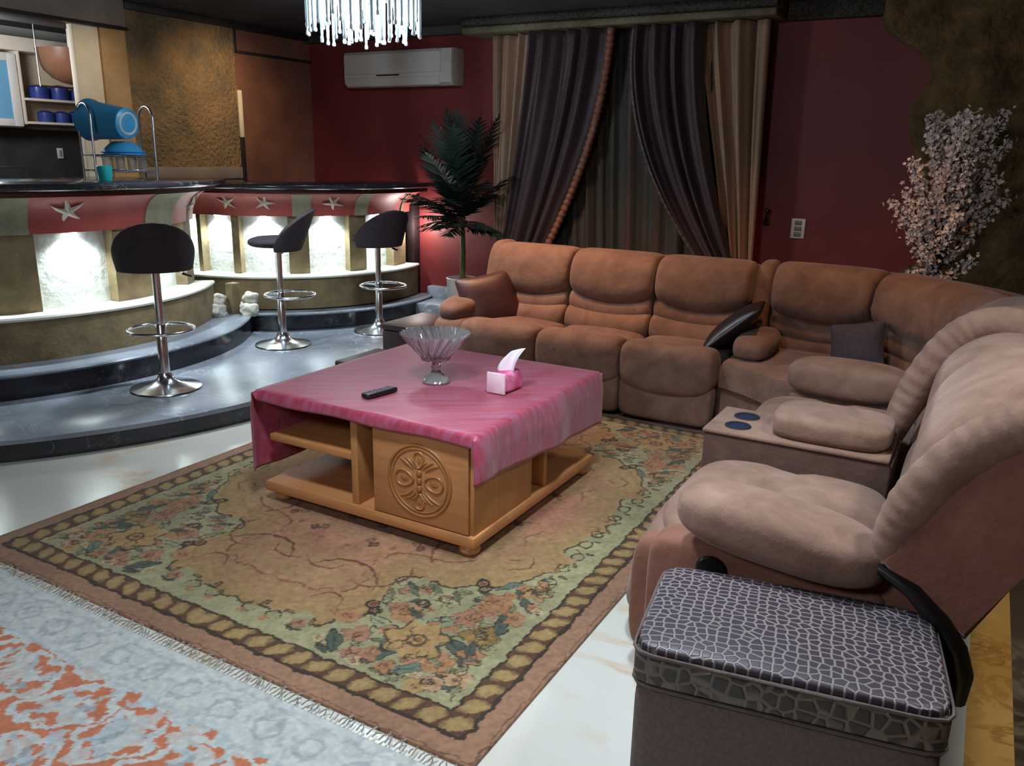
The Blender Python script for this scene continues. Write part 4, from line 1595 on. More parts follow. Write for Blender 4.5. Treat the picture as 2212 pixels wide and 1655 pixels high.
    # small motifs along the borders
    for s in np.arange(0.86, 1.5, 0.115):
        for side in (0, 1):
            if side == 1 and s > 1.15:
                continue
            j = r_.uniform(-0.02, 0.02)
            a, b = (0.275 + j, s) if side == 0 else (s, 0.275 + j)
            p.arc(a, b, 0.026, r_.uniform(0, 6), r_.uniform(7, 10), 0.005, dk, 0.85)
            p.arc(a + 0.03, b + 0.03, 0.02, r_.uniform(0, 3), r_.uniform(4, 6), 0.004, C3(88, 78, 48), 0.85)
            if r_.random() < 0.7:
                f(a + 0.012, b - 0.03, 0.017, orange, yell, dred, 5)
            lf(a - 0.03, b + 0.045, 0.05, 0.010, r_.uniform(0, 3), olive, dk)
    for _ in range(110):
        a, b = r_.uniform(0.22, 0.85), r_.uniform(0.22, 1.0)
        i, j = min(int(a / cell), na - 1), min(int(b / cell), nb - 1)
        if sd[i, j] < -0.02:
            p.arc(a, b, r_.uniform(0.012, 0.03), r_.uniform(0, 6), r_.uniform(7, 9), 0.0035, dk, 0.7)
    # scrolls and rosettes on the open field
    for (a, b, r, t0, t1, w) in [(0.98, 0.55, 0.15, 0.3, 3.0, .007), (0.62, 0.98, 0.16, -0.9, 1.6, .007), (0.86, 0.72, 0.11, 2.4, 5.2, .006), (0.52, 1.22, 0.14, -0.6, 1.5, .006),
                                 (1.08, 0.70, 0.08, 3.4, 6.0, .005), (0.74, 1.16, 0.07, 0.5, 3.2, .005), (0.46, 1.06, 0.06, 2, 5, .005), (0.90, 0.42, 0.05, 0, 3.5, .005)]:
        p.arc(a, b, r, t0, t1, w, dred, 0.75, 0.03)
    for (a, b) in [(0.84, 0.93), (1.02, 0.86), (0.72, 1.08), (0.93, 1.13), (1.10, 1.02), (0.80, 1.30), (1.03, 1.28), (0.62, 1.34), (1.10, 1.45), (0.92, 1.47), (0.70, 1.48)]:
        p.ringm(a, b, 0.017, 0.0058, dk, 0.85)
        p.ringm(a, b, 0.006, 0.004, dred, 0.8)
        p.ringm(a + 0.036, b + 0.026, 0.015, 0.005, C3(92, 66, 50), 0.85)
        p.blend(p.sub(a + 0.09, b - 0.06, 0.02), np.hypot(*(lambda s_: (p.A[s_] - a - 0.09, p.B[s_] - b + 0.06))(p.sub(a + 0.09, b - 0.06, 0.02))) < 0.015, C3(120, 70, 48), 0.6)
    # twisted rope band and outer borders
    s = np.where(A < B, B, A)
    w = (d - 0.126) / 0.040
    t = ((s / 0.086 + 0.22 * w) % 1.0) - 0.5
    band = (d > 0.085) & (d < 0.168)
    p.put(band, C3(88, 60, 44))
    bead = band & ((t / 0.41) ** 2 + (w / 0.98) ** 2 < 1)
    p.put(bead, olive)
    p.put(bead & (np.abs(t - 0.30 * w) > 0.36), C3(112, 88, 58), 0.8)
    p.put(bead & ((t / 0.25) ** 2 + (w / 0.6) ** 2 < 1), C3(156, 130, 82), 0.7)
    p.put(np.abs(d - 0.171) < 0.0045, dk)
    p.put(np.abs(d - 0.082) < 0.006, dk)
    ob = d < 0.077
    p.put(ob, C3(146, 108, 84))
    p.put(np.abs(d - 0.012) < 0.004, C3(110, 74, 58))
    q = warp(p.img, 7, 1.6, 50)
    q = q * (0.84 + 0.32 * vnoise(na, nb, 2.6, 21))[..., None]
    full = np.concatenate([q, q[::-1]], 0)
    full = np.concatenate([full, full[:, ::-1]], 1)
    big = vnoise(full.shape[0], full.shape[1], 70, 33)
    full = full * (0.88 + 0.24 * big[..., None])
    lum = full.mean(2, keepdims=True)
    full = (lum + (full - lum) * 0.86) * np.array([0.92, 0.90, 0.84])
    full = full[::-1]
    x0 = -0.945 - full.shape[0] * cell
    return flat_mesh('patterned_rug', x0, 1.505, cell, np.clip(full, 0, 1), 0.0005, 0.011, RUGM, 'rug_color', 0.002)


tag(aubusson(), 'large gold and green floral rug under the coffee table', 'rug')


def orange_rug(cell=0.0055):
    x0, x1, y0, y1 = -3.55, -0.93, 0.10, 1.462
    na, nb = int((x1 - x0) / cell), int((y1 - y0) / cell)
    X, Y = np.meshgrid(x0 + np.arange(na) * cell, y1 - y0 - np.arange(nb) * cell, indexing='ij')
    D = Y  # distance from the fringed end
    white, pale, org, grey = C3(180, 184, 180), C3(162, 172, 174), C3(180, 110, 80), C3(136, 144, 148)
    n1, n2, n3 = vnoise(na, nb, 9, 41), vnoise(na, nb, 4, 42), vnoise(na, nb, 26, 43)
    img = np.zeros((na, nb, 3)) + org
    # lattice of curved leaves and flower cells
    wx, wy = X + 0.03 * np.sin(Y * 17) + 0.03 * (n3 - 0.5), Y + 0.03 * np.sin(X * 15) + 0.03 * (n3 - 0.5)
    u, v = (wx / 0.23), (wy / 0.23)
    row = np.floor(v)
    uu = u + 0.5 * (row % 2)
    fu, fv = uu - np.floor(uu) - 0.5, v - row - 0.5
    cid = (np.floor(uu) * 7 + row * 13) % 4
    rad = np.hypot(fu, fv)
    th = np.arctan2(fv, fu)

    def put(m, c, k=1.0):
        mm = (m.astype(float) * k)[..., None]
        img[:] = img * (1 - mm) + c * mm
    put(np.abs(rad - (0.44 + 0.06 * np.cos(5 * th))) < 0.055, white)
    put((np.abs(fu + fv * 0.6) < 0.05) & (rad < 0.45), pale)
    put((np.abs(fu * 0.6 - fv) < 0.045) & (rad < 0.45), pale)
    ov = (cid == 1) & (((fu * 0.8 + fv * 0.6) / 0.36) ** 2 + ((fu * 0.6 - fv * 0.8) / 0.22) ** 2 < 1)
    put(ov, pale)
    put(ov & (n2 > 0.55), grey, 0.7)
    fl = (cid != 1) & (rad < 0.20 + 0.06 * np.cos(6 * th))
    put(fl, white, 0.9)
    put(fl & (n2 > 0.5), grey, 0.8)
    put(fl & (rad < 0.06), org)
    put((n1 > 0.66), white, 0.75)
    put((n1 < 0.2) & (n2 > 0.5), C3(170, 186, 190), 0.7)
    # pale border with faint motifs
    bd = D < 0.215 + 0.012 * np.sin(X * 24)
    put(bd, white)
    bt = (X / 0.16) % 1 - 0.5
    mot = np.abs(np.hypot(bt * 0.16, D - 0.12) - 0.04) < 0.008
    put(bd & mot, grey, 0.55)
    put(bd & (n2 > 0.6) & (n1 > 0.4), grey, 0.35)
    put(np.abs(D - 0.204) < 0.006, pale, 0.9)
    put(np.abs(D - 0.045) < 0.005, grey, 0.4)
    img = warp(img, 6, 2.2, 70)
    img *= (0.88 + 0.24 * vnoise(na, nb, 2.5, 44))[..., None]
    return flat_mesh('patterned_rug', x0, y0, cell, np.clip(img, 0, 1), 0.0005, 0.012, RUGM, 'rug_color', 0.002)


rug2 = tag(orange_rug(), 'white and orange fringed rug in the lower left foreground', 'rug')


def fringe(parent):
    V, Fc = [], []
    r = random.Random(5)
    x = -3.5
    while x < -0.94:
        L = r.uniform(0.02, 0.045)
        dx = r.uniform(-0.02, 0.02)
        w_ = 0.0028
        b = len(V)
        for t in (0.0, 0.5, 1.0):
            xx, yy = x + dx * t * t, 1.460 + L * t
            zz = 0.0125 + 0.003 * math.sin(math.pi * t) + r.uniform(0, 0.002)
            ww = w_ * (1 - 0.3 * t)
            V += [(xx - ww, yy, zz), (xx, yy, zz + 0.004), (xx + ww, yy, zz)]
        for k in range(2):
            a = b + 3 * k
            Fc += [(a, a + 1, a + 4, a + 3), (a + 1, a + 2, a + 5, a + 4)]
        x += r.uniform(0.010, 0.022)
    o = from_np('fringe', V, Fc, M('off_white_fringe_yarn', rgb(104, 98, 88), rgb(146, 140, 128), 0.9, 0, 60), parent)
    o['kind'] = 'stuff'
    return o


fringe(rug2)


# ------------------------------------------------------------------ curtains
def drape(name, label, mat, top, bot, y, folds, amp, zt=2.50, zb=0.30, gather=0.8, bow_l=0.0, bow_r=0.0, seed=0, pull=1.6, tail=None):
    """cloth hung between x-ranges top and bot (at height gather), then falling to the floor"""
    nu, nv = max(61, 8 * folds + 1), 50
    V, Fc = [], []
    rr = random.Random(seed)
    ph = [rr.uniform(0, 6.28) for _ in range(3)]
    left, right = [], []
    tl = tail or bot
    for j in range(nv):
        t = j / (nv - 1)
        z = zt + (zb - zt) * t
        q = min(1.0, (zt - z) / (zt - gather))
        e = q ** pull
        xl = top[0] + (bot[0] - top[0]) * e + bow_l * math.sin(math.pi * q)
        xr = top[1] + (bot[1] - top[1]) * e + bow_r * math.sin(math.pi * q)
        if z < gather:
            k = (gather - z) / max(gather - zb, 1e-6)
            xl += (tl[0] - bot[0]) * k
            xr += (tl[1] - bot[1]) * k
        for i in range(nu):
            u = i / (nu - 1)
            uw = u + 0.03 * math.sin(2 * math.pi * u * 2 + ph[0])
            x = xl + (xr - xl) * uw
            am = amp * (0.75 + 0.5 * (xr - xl) / max(top[1] - top[0], 1e-3))
            w_ = math.sin(2 * math.pi * folds * u + ph[1] + 0.5 * math.sin(3 * q + ph[2])) + 0.35 * math.sin(2 * math.pi * folds * 2.3 * u + ph[0])
            V.append((x, y + am * (w_ + 0.35 * math.sin(2 * math.pi * folds * 0.43 * u + ph[2])), z))
        left.append(Vector(V[j * nu]))
        right.append(Vector(V[j * nu + nu - 1]))
    for j in range(nv - 1):
        for i in range(nu - 1):
            a = j * nu + i
            Fc.append((a, a + 1, a + nu + 1, a + nu))
    t_ = thing(name, label, 'curtain', ((top[0] + top[1]) / 2, y, 0.0))
    o = from_np('fabric', V, Fc, mat, t_)
    md = o.modifiers.new('thickness', 'SOLIDIFY')
    md.thickness = 0.003
    return t_, left, right


BRAIDD = M('dark_beaded_trim', rgb(64, 54, 54), rgb(92, 80, 78), 0.5, 0, 60)


def braid(parent, pts, r, mat):
    # beaded trim along an edge
    fine = []
    for i in range(len(pts) - 1):
        for k in range(6):
            fine.append(pts[i].lerp(pts[i + 1], k / 6))
    tube('braid_trim', [(p.x, p.y - 0.012, p.z) for p in fine], r, mat, parent, 8, True, lambda t, a: 0.75 + 0.35 * abs(math.sin(t * len(fine) * 0.55)))


c0, l0, r0 = drape('curtain', 'dark striped sheer curtain in the middle of the window', SHEER, (-3.40, -1.60), (-3.30, -1.55), 6.27, 12, 0.022, 2.49, 0.05, 0.5)
fix(c0)
c1, l1, r1 = drape('curtain', 'beige outer drape at the left by the palm', DBEIGE, (-3.73, -3.34), (-3.70, -3.58), 6.19, 3, 0.036, 2.49, 0.10, 0.80, 0, 0, 1, 1.2, (-3.80, -3.66))
fix(c1)
c2, l2, r2 = drape('curtain', 'beige outer drape at the right beside the red wall', DBEIGE, (-2.00, -1.49), (-1.66, -1.46), 6.17, 3, 0.042, 2.49, 0.05, 0.80, 0.02, 0.0, 2, 1.2)
fix(c2)
c3, l3, r3 = drape('curtain', 'aubergine drape swept to the left with copper braid edge', DPURP, (-3.40, -2.68), (-3.62, -3.22), 6.12, 4, 0.036, 2.49, 0.05, 0.72, 0.0, 0.06, 3, 1.25, (-3.62, -3.45))
braid(c3, r3, 0.032, BRAID)
fix(c3)
c4, l4, r4 = drape('curtain', 'aubergine drape swept to the right of the window', DPURP, (-2.52, -1.97), (-1.80, -1.56), 6.12, 4, 0.034, 2.49, 0.05, 0.72, -0.05, 0.0, 4, 1.9, (-1.75, -1.52))
braid(c4, l4, 0.014, BRAIDD)
fix(c4)
hk = thing('tieback_hook', 'small dark metal tieback hook on the red wall beside the curtain', 'hook', (-1.44, YB, 1.10))
tube('hook_arm', [(0, -0.002, 0), (0, -0.06, 0.0), (0.01, -0.09, 0.03), (0.015, -0.09, 0.07)], 0.008, LEATH_BK, hk, 8)
superbox('finial', (0.035, 0.035, 0.045), LEATH_BK, hk, 2.2, 6, None, (0.015, -0.09, 0.09))
superbox('rosette', (0.05, 0.014, 0.05), LEATH_BK, hk, 2.4, 6, None, (0, -0.008, 0))

# ------------------------------------------------------------------ air conditioner
ac = thing('air_conditioner', 'off-white split air conditioner mounted high on the red wall', 'air conditioner', (-4.765, 6.30, 2.12))


def ac_shell(name, prof, x0, x1, mat, par, bev=0.012):
    bm = bmesh.new()
    a = [bm.verts.new((x0, y, z)) for y, z in prof]
    b = [bm.verts.new((x1, y, z)) for y, z in prof]
    bm.faces.new(a)
    bm.faces.new(b[::-1])
    for i in range(len(prof)):
        j = (i + 1) % len(prof)
        bm.faces.new((a[i], a[j], b[j], b[i]))
    if bev:
        ed = [e for e in bm.edges if abs(e.verts[0].co.x - e.verts[1].co.x) < 1e-6]
        bmesh.ops.bevel(bm, geom=ed, offset=bev, segments=3, profile=0.5, affect='EDGES')
    return from_bm(name, bm, mat, par, True, 30)


ac_shell('body', [(6.398, 2.13), (6.24, 2.125), (6.205, 2.15), (6.195, 2.19), (6.195, 2.40), (6.21, 2.425), (6.25, 2.435), (6.398, 2.435)], -5.36, -4.165, ACW, ac)
ac_shell('front_panel', [(6.20, 2.232), (6.186, 2.236), (6.184, 2.40), (6.20, 2.418)], -5.345, -4.27, ACW, ac, 0.003)
ac_shell('louver', [(6.215, 2.135), (6.205, 2.132), (6.188, 2.20), (6.198, 2.205)], -5.33, -4.29, ACW, ac, 0.002)
box('slot', -4.97, -4.72, 6.180, 6.188, 2.214, 2.226, BLACKPL, ac, 0.002)
box('badge', -4.60, -4.575, 6.181, 6.186, 2.335, 2.355, WHITEP, ac, 0.002)
fix(ac)

# wall switch plate
sw = thing('wall_switch', 'white switch plate on the red wall right of the curtain', 'switch', (-1.207, YB, 1.07))
box('plate', -0.05, 0.05, -0.012, -0.001, -0.072, 0.072, WHITEP, sw, 0.003)
for z in (-0.042, 0.0, 0.042):
    box('rocker', -0.026, 0.026, -0.017, -0.0125, z - 0.017, z + 0.017, M('grey_rocker%d' % int(z * 1000 + 50), rgb(120, 118, 116), None, 0.4), sw, 0.002)


# ------------------------------------------------------------------ potted palm
palm = thing('potted_palm', 'dark green artificial palm in a white pot beside the sofa', 'plant', (-3.92, 6.0, 0.1205))
lathe('pot', [(0.0, 0.0), (0.105, 0.0), (0.115, 0.02), (0.135, 0.37), (0.14, 0.385), (0.13, 0.39), (0.122, 0.385), (0.12, 0.35), (0.0, 0.345)], M('white_glazed_pot', rgb(200, 198, 194), rgb(212, 210, 206), 0.4, 0, 5), palm, 32)
lathe('soil', [(0.0, 0.352), (0.118, 0.352), (0.0, 0.358)], SOIL, palm, 20)
tube('trunk', [(0.0, 0, 0.35), (0.01, 0, 0.6), (0.0, 0, 0.85), (0.012, 0, 1.05)], [0.026, 0.023, 0.021, 0.018], STEMG, palm, 10)


def frond(parent, base, az, el, L, droop, lw, ll):
    V, Fc = [], []
    n = 22
    d0 = Vector((math.cos(az) * math.cos(el), math.sin(az) * math.cos(el), math.sin(el)))
    side = Vector((-math.sin(az), math.cos(az), 0))
    p = Vector(base)
    d = d0.copy()
    prev = None
    for i in range(n + 1):
        t = i / n
        w_ = 0.006 * (1 - t) + 0.002
        V += [p - side * w_, p + side * w_]
        if i < n:
            d = (d + Vector((0, 0, -droop / n))).normalized()
            p = p + d * (L / n)
    rows = len(V) // 2
    for i in range(rows - 1):
        Fc.append((2 * i, 2 * i + 1, 2 * i + 3, 2 * i + 2))
    upv = side.cross(d0).normalized()
    rr = random.Random(int(az * 1000 + L * 777))
    for i in range(2, rows - 1):
        t = i / rows
        env = (math.sin(math.pi * min(1, t * 1.05 + 0.12)) ** 0.7)
        fwd = (V[2 * i + 2] - V[2 * i]).normalized()
        for s, a, b in ((-1, 2 * i, 2 * i + 2), (1, 2 * i + 1, 2 * i + 3)):
            tip = (V[a] + V[b]) / 2 + (side * s * 0.80 + fwd * 0.75 + Vector((0, 0, -0.22 + rr.uniform(-0.15, 0.15)))).normalized() * ll * env
            mid = (V[a] + V[b]) / 2 + (tip - (V[a] + V[b]) / 2) * 0.5
            wv = fwd * lw
            k = len(V)
            V += [mid - wv, mid + wv, tip]
            Fc += [(a, k, k + 1, b), (k, k + 2, k + 1)]
    return from_np('frond', V, Fc, LEAF, parent, False)


rp_ = random.Random(3)
for k in range(24):
    az = 2 * math.pi * k / 24 * 2.4 + rp_.uniform(-0.2, 0.2)
    tier = k / 23
    el = R(22 + 58 * tier) + rp_.uniform(-0.08, 0.08)
    L = 0.52 + 0.36 * tier + rp_.uniform(-0.05, 0.08)
    az2 = az if abs(math.sin(az)) < 0.85 or math.sin(az) < 0 else -az
    frond(palm, (0.008, 0, 0.78 + 0.27 * tier), az2, el, L * (0.5 if math.sin(az2) > 0.25 else 1.0), 0.9 - 0.6 * tier, 0.012, 0.22)
for (az, z, L) in ((2.9, 0.80, 0.44), (3.5, 0.84, 0.46), (0.1, 0.82, 0.42), (-0.4, 0.86, 0.44), (-1.4, 0.80, 0.40), (-2.4, 0.82, 0.42)):
    frond(palm, (0.005, 0, z), az, R(20), L, 0.9, 0.011, 0.17)

# ------------------------------------------------------------------ white blossom tree in the corner
tree = thing('blossom_tree', 'white artificial blossom tree in the corner by the rock wall', 'plant', (-0.20, 5.82, 0.0))
lathe('pot', [(0.0, 0.0), (0.12, 0.0), (0.15, 0.2), (0.14, 0.38), (0.11, 0.42), (0.09, 0.41), (0.0, 0.40)], BARK, tree, 24)
tube('trunk', [(0.0, 0, 0.40), (-0.01, 0, 0.7), (-0.02, 0, 0.95), (-0.03, 0, 1.15)], [0.024, 0.02, 0.018, 0.014], BARK, tree, 8)


def blossoms(parent, pts, r, dens):
    V, Fc = [], []
    for i in range(len(pts) - 1):
        a, b = Vector(pts[i]), Vector(pts[i + 1])
        m_ = max(1, int((b - a).length * dens))
        for _ in range(m_):
            p = a.lerp(b, r.random()) + Vector((r.gauss(0, 0.02), r.gauss(0, 0.02), r.gauss(0, 0.02)))
            nrm = Vector((r.gauss(0, 1), r.gauss(-0.5, 1), r.gauss(0.2, 1))).normalized()
            x = nrm.orthogonal().normalized()
            y = nrm.cross(x)
            s = r.uniform(0.011, 0.020)
            k = len(V)
            V.append(p)
            for q in range(10):
                th = 2 * math.pi * q / 10
                rr = s if q % 2 == 0 else s * 0.55
                V.append(p + (x * math.cos(th) + y * math.sin(th)) * rr + nrm * (0.45 * s))
            Fc += [(k, k + 1 + q, k + 1 + (q + 1) % 10) for q in range(10)]
    o = from_np('blossoms', V, Fc, BLOSS, parent, False)
    o['kind'] = 'stuff'
    return o


rb_ = random.Random(12)
specs = [(-0.02, 1.05, 172, 62, .52), (-0.02, 1.0, 20, 58, .55), (-0.03, 1.1, 150, 80, .78), (-0.03, 1.12, 40, 82, .78), (-0.02, 0.98, 190, 50, .50), (-0.02, 0.9, 175, 34, .42), (-0.02, 0.92, 8, 40, .36), (-0.02, 1.02, 183, 40, .46), (-0.02, 1.1, 178, 52, .50), (-0.02, 1.08, 0, 50, .42), (-0.03, 1.14, 10, 64, .62), (-0.03, 1.14, 170, 70, .66),
         (-0.03, 1.12, 215, 70, .74), (-0.03, 1.12, 330, 66, .74), (-0.03, 1.1, 270, 76, .80), (-0.03, 1.05, 250, 60, .60), (-0.03, 1.05, 300, 56, .55), (-0.02, 0.95, 200, 42, .46), (-0.02, 0.97, 345, 48, .52),
         (-0.03, 1.13, 200, 78, .72), (-0.03, 1.13, 350, 76, .78), (-0.01, 0.84, 340, 30, .26), (-0.01, 0.82, 200, 25, .18), (-0.03, 1.1, 260, 86, .72), (-0.03, 1.0, 285, 45, .42), (-0.01, 0.86, 240, 40, .25)]
for (x, z, az, el, L) in specs:
    az, el = R(az + rb_.uniform(-12, 12)), R(el)
    d = Vector((math.cos(az) * math.cos(el), math.sin(az) * math.cos(el), math.sin(el)))
    pts = [Vector((x, 0, z))]
    for k in range(7):
        d = (d + Vector((rb_.uniform(-0.14, 0.14), rb_.uniform(-0.14, 0.14), 0.05))).normalized()
        pts.append(pts[-1] + d * (L / 7))
    br = tube('branch', pts, [0.009 - 0.001 * i for i in range(8)], BARK, tree, 5)
    blossoms(br, pts[1:] if L > 0.3 else pts, rb_, 330)

# ------------------------------------------------------------------ chandelier
ch = thing('chandelier', 'lit crystal rod chandelier hanging from the dark ceiling', 'chandelier', (-3.42, 4.15, ZC))
lathe('canopy', [(0.0, 0.0), (0.09, 0.0), (0.09, -0.02), (0.03, -0.04), (0.0, -0.04)], CHROME, ch, 24)
tube('stem', [(0, 0, -0.03), (0, 0, -0.16)], 0.012, CHROME, ch, 10)
for r in (0.335, 0.25, 0.12):
    rg = ring('frame_ring', (0, 0, -0.15), r, 0.009, CHROME, ch, 40, 6)
for k in range(3):
    a = math.pi * k / 3
    tube('frame_bar', [(-0.335 * math.cos(a), -0.335 * math.sin(a), -0.15), (0.335 * math.cos(a), 0.335 * math.sin(a), -0.15)], 0.007, CHROME, ch, 6)
for k in range(6):
    a = 2 * math.pi * k / 6 + 0.2
    superbox('bulb', (0.035, 0.035, 0.06), BULB, ch, 2.2, 6, None, (0.19 * math.cos(a), 0.19 * math.sin(a), -0.19))
lathe_rod = None
rods = {}
for L in (0.17, 0.21, 0.25, 0.29):
    prof = [(0.0, 0.0), (0.008, -0.004), (0.0095, -0.02), (0.0085, -L + 0.05), (0.006, -L + 0.035), (0.011, -L + 0.018), (0.010, -L + 0.006), (0.0, -L)]
    o = lathe('crystal_rod', prof, CRYS, ch, 7)
    rods[L] = o.data
    bpy.data.objects.remove(o)
rc_ = random.Random(8)
for (r, n, Ls) in ((0.335, 40, (0.17, 0.21, 0.25)), (0.25, 28, (0.21, 0.25, 0.29)), (0.12, 12, (0.25, 0.29))):
    for k in range(n):
        a = 2 * math.pi * k / n + rc_.uniform(-0.04, 0.04)
        o = bpy.data.objects.new('crystal_rod', rods[rc_.choice(Ls)])
        col.objects.link(o)
        o.parent = ch
        o.location = (r * math.cos(a), r * math.sin(a), -0.155)
lamp('chandelier_light', 'POINT', (-3.42, 4.15, 2.36), CHAND_W if 'CHAND_W' in globals() else 45, (0.80, 0.92, 1.0), None, 0.14)

# ------------------------------------------------------------------ kitchen seen through the opening
KX = -8.0
cabn = thing('shelf_unit', 'pale open shelf unit with blue pots on the kitchen wall', 'shelf', (-8.1, 5.0, 1.70))
box('back_panel', -8.19, -8.17, 4.68, 5.60, 1.74, 2.40, CREAM, cabn, 0)
box('side_panel', -8.17, -7.92, 4.68, 4.70, 1.74, 2.40, WHITEL, cabn, 0.002)
for z in (1.745, 1.955):
    box('shelf_board', -8.17, -7.90, 4.702, 5.60, z, z + 0.022, WHITEL, cabn, 0.003)
box('top_board', -8.17, -7.88, 4.1, 5.60, 2.38, 2.50, WHITEL, cabn, 0.003)
fix(cabn)
dr = thing('wall_cabinet', 'white kitchen cabinet with blue glass door at the left edge', 'cabinet', (-8.0, 4.45, 1.70))
box('carcass', -8.19, -7.95, 4.12, 4.672, 1.71, 2.36, WHITEL, dr, 0.003)
d_ = box('door_frame', -7.945, -7.925, 4.585, 4.665, 1.72, 2.35, WHITEP, dr, 0.003)
box('door_rail', -7.945, -7.925, 4.13, 4.583, 1.72, 1.785, WHITEP, dr, 0.003)
box('door_rail', -7.945, -7.925, 4.13, 4.583, 2.285, 2.35, WHITEP, dr, 0.003)
box('glass_pane', -7.942, -7.935, 4.13, 4.583, 1.787, 2.283, BLUEG, dr, 0)
fix(dr)


def pot(label, y, z, r, h):
    t = thing('cooking_pot', label, 'pot', (-8.02, y, z), 0, 'blue pots on the kitchen shelves')
    lathe('body', [(0.0, 0.0), (r * 0.92, 0.0), (r, 0.02), (r * 1.02, h * 0.8), (r * 0.96, h * 0.82), (0.0, h * 0.83)], BLUEP, t, 20)
    lathe('lid', [(r * 1.0, h * 0.832), (r * 0.8, h * 0.92), (0.02, h), (0.0, h)], BLUEDK if r > 0.09 else BLUEP, t, 20)


pot('blue pot at the left of the upper kitchen shelf', 4.90, 1.978, 0.085, 0.13)
pot('blue pot in the middle of the upper kitchen shelf', 5.10, 1.978, 0.085, 0.14)
pot('blue pot at the right of the upper kitchen shelf', 5.29, 1.978, 0.08, 0.12)
pot('small blue pot at the left of the lower kitchen shelf', 4.94, 1.768, 0.07, 0.11)
pot('small blue pot in the middle of the lower kitchen shelf', 5.10, 1.768, 0.07, 0.11)
pot('small blue pot at the right of the lower kitchen shelf', 5.26, 1.768, 0.07, 0.12)
hd = thing('pendant_hood', 'brown rounded hood hanging from a thin rail in the kitchen', 'hood', (-7.55, 4.95, 2.10))
lathe('dome', [(0.0, 0.0), (0.08, 0.012), (0.16, 0.05), (0.23, 0.12), (0.27, 0.22), (0.28, 0.30), (0.0, 0.305)], WARMK, hd, 32)
tube('hanger_rod', [(-0.02, -0.30, 0.51), (-0.02, -0.30, -0.03)], 0.006, STEEL, hd, 6)
tube('rail', [(-0.02, -0.30, -0.03), (-0.02, 0.35, -0.03)], 0.009, STEEL, hd, 6)
tube('hanger_rod', [(0, 0, 0.305), (0, 0, 0.51)], 0.008, STEEL, hd, 6)
tag(box('backsplash', -8.195, -8.17, 3.9, 5.9, 1.0, 1.70, DARKK, None, 0.002), 'dark tiled splashback under the kitchen shelves', 'backsplash')
so = thing('wall_socket', 'small white socket on the dark kitchen splashback', 'socket', (-8.17, 5.13, 1.48))
box('plate', 0.001, 0.012, -0.03, 0.03, -0.05, 0.05, WHITEP, so, 0.003)
box('insert', 0.013, 0.016, -0.014, 0.014, -0.03, 0.03, M('socket_grey', rgb(150, 150, 148), None, 0.5), so, 0.001)
ck = thing('kitchen_counter', 'kitchen counter with steel rail behind the bar', 'counter', (-7.9, 4.4, 0.0))
box('cabinet', -8.16, -7.6, 3.4, 6.3, 0.125, 1.20, WHITEL, ck, 0.004)
box('worktop', -8.16, -7.57, 3.38, 6.3, 1.202, 1.24, MARB_D, ck, 0.004)
tube('rail', [(-7.6, 4.0, 1.24), (-7.6, 4.0, 1.34), (-7.6, 4.02, 1.36), (-7.6, 4.42, 1.36), (-7.6, 4.44, 1.34), (-7.6, 4.44, 1.24)], 0.008, STEEL, ck, 6)
fix(ck)

# ------------------------------------------------------------------ dish rack on the bar
rk = thing('dish_rack', 'two-tier chrome dish rack standing on the bar top', 'dish rack', (-5.22, 3.70, 1.3355), R(74))


def arch(x, w, h):
    pts = [(x, -w / 2, 0.0), (x, -w / 2, h - 0.08)]
    for k in range(1, 9):
        a = math.pi * k / 8
        pts.append((x, -w / 2 * math.cos(a), h - 0.08 + 0.08 * math.sin(a)))
    pts.append((x, w / 2, 0.0))
    return tube('side_arch', pts, 0.0075, STEEL, rk, 8)


arch(-0.20, 0.24, 0.49)
arch(0.20, 0.24, 0.49)
for z in (0.06, 0.16):
    tr = tube('tray_frame', [(-0.20, -0.118, z), (0.20, -0.118, z)], 0.006, STEEL, rk, 6)
    tube('tray_frame', [(-0.20, 0.118, z), (0.20, 0.118, z)], 0.006, STEEL, rk, 6)
    for k in range(9):
        x = -0.16 + 0.04 * k
        tube('tray_wire', [(x, -0.118, z), (x, 0, z - 0.012), (x, 0.118, z)], 0.003, STEEL, rk, 5)


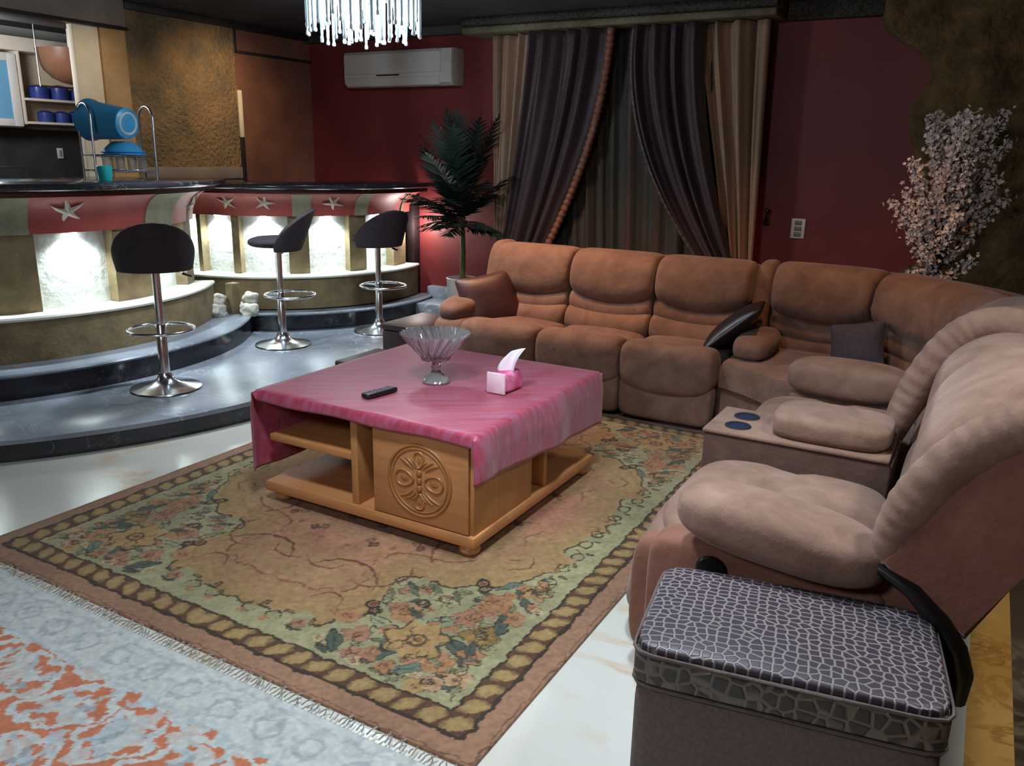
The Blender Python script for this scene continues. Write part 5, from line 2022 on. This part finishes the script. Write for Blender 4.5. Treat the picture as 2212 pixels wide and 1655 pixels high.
def on_rack(name, label, cat, x, y, z, rot=(0, 0, 0)):
    m = Matrix.Translation(rk.location) @ Matrix.Rotation(R(74), 4, 'Z')
    p = m @ Vector((x, y, z))
    t = thing(name, label, cat, p)
    t.rotation_euler = (rot[0], rot[1], rot[2] + R(74))
    return t


tubb = thing('plastic_tub', 'large sky blue plastic tub lying on its side on the rack', 'tub', (-5.25, 3.67, 1.715))
tubb.rotation_euler = (0, R(-86), R(8))
lathe('body', [(0.0, -0.17), (0.085, -0.17), (0.10, -0.16), (0.125, 0.12), (0.138, 0.15), (0.14, 0.165), (0.13, 0.165), (0.118, 0.12), (0.09, -0.15), (0.0, -0.155)], BLUEPL, tubb, 36)
lathe('base_ring', [(0.06, -0.171), (0.068, -0.178), (0.076, -0.171)], WHITEP, tubb, 30)
l1_ = on_rack('plastic_bowl', 'sky blue upturned bowl on the middle tier of the dish rack', 'bowl', 0.03, 0.0, 0.165)
lathe('bowl', [(0.138, 0.0), (0.142, 0.006), (0.138, 0.014), (0.11, 0.05), (0.07, 0.085), (0.06, 0.088), (0.0, 0.09)], BLUEPL, l1_, 30)
lathe('rim', [(0.139, 0.012), (0.146, 0.016), (0.139, 0.022)], BLUEDK, l1_, 30)
cupb = thing('plastic_cup', 'teal plastic cup on the bar in front of the dish rack', 'cup', (-4.99, 3.42, 1.3355))
lathe('cup', [(0.0, 0.0), (0.036, 0.0), (0.040, 0.004), (0.048, 0.095), (0.046, 0.097), (0.043, 0.09), (0.036, 0.008), (0.0, 0.006)], TEALP, cupb, 24)
for k, (x, y) in enumerate(((-0.10, -0.05), (-0.02, -0.05), (0.06, -0.05), (0.13, -0.05))):
    g = on_rack('drinking_glass', 'drinking glass on the lower tier of the dish rack, %s from the teal cup' % ('first', 'second', 'third', 'fourth')[k], 'glass', x, y, 0.066)
    g['group'] = 'glasses on the dish rack'
    lathe('glass', [(0.028, 0.0), (0.034, 0.10), (0.032, 0.10), (0.026, 0.006), (0.0, 0.006)], GLASS, g, 16)
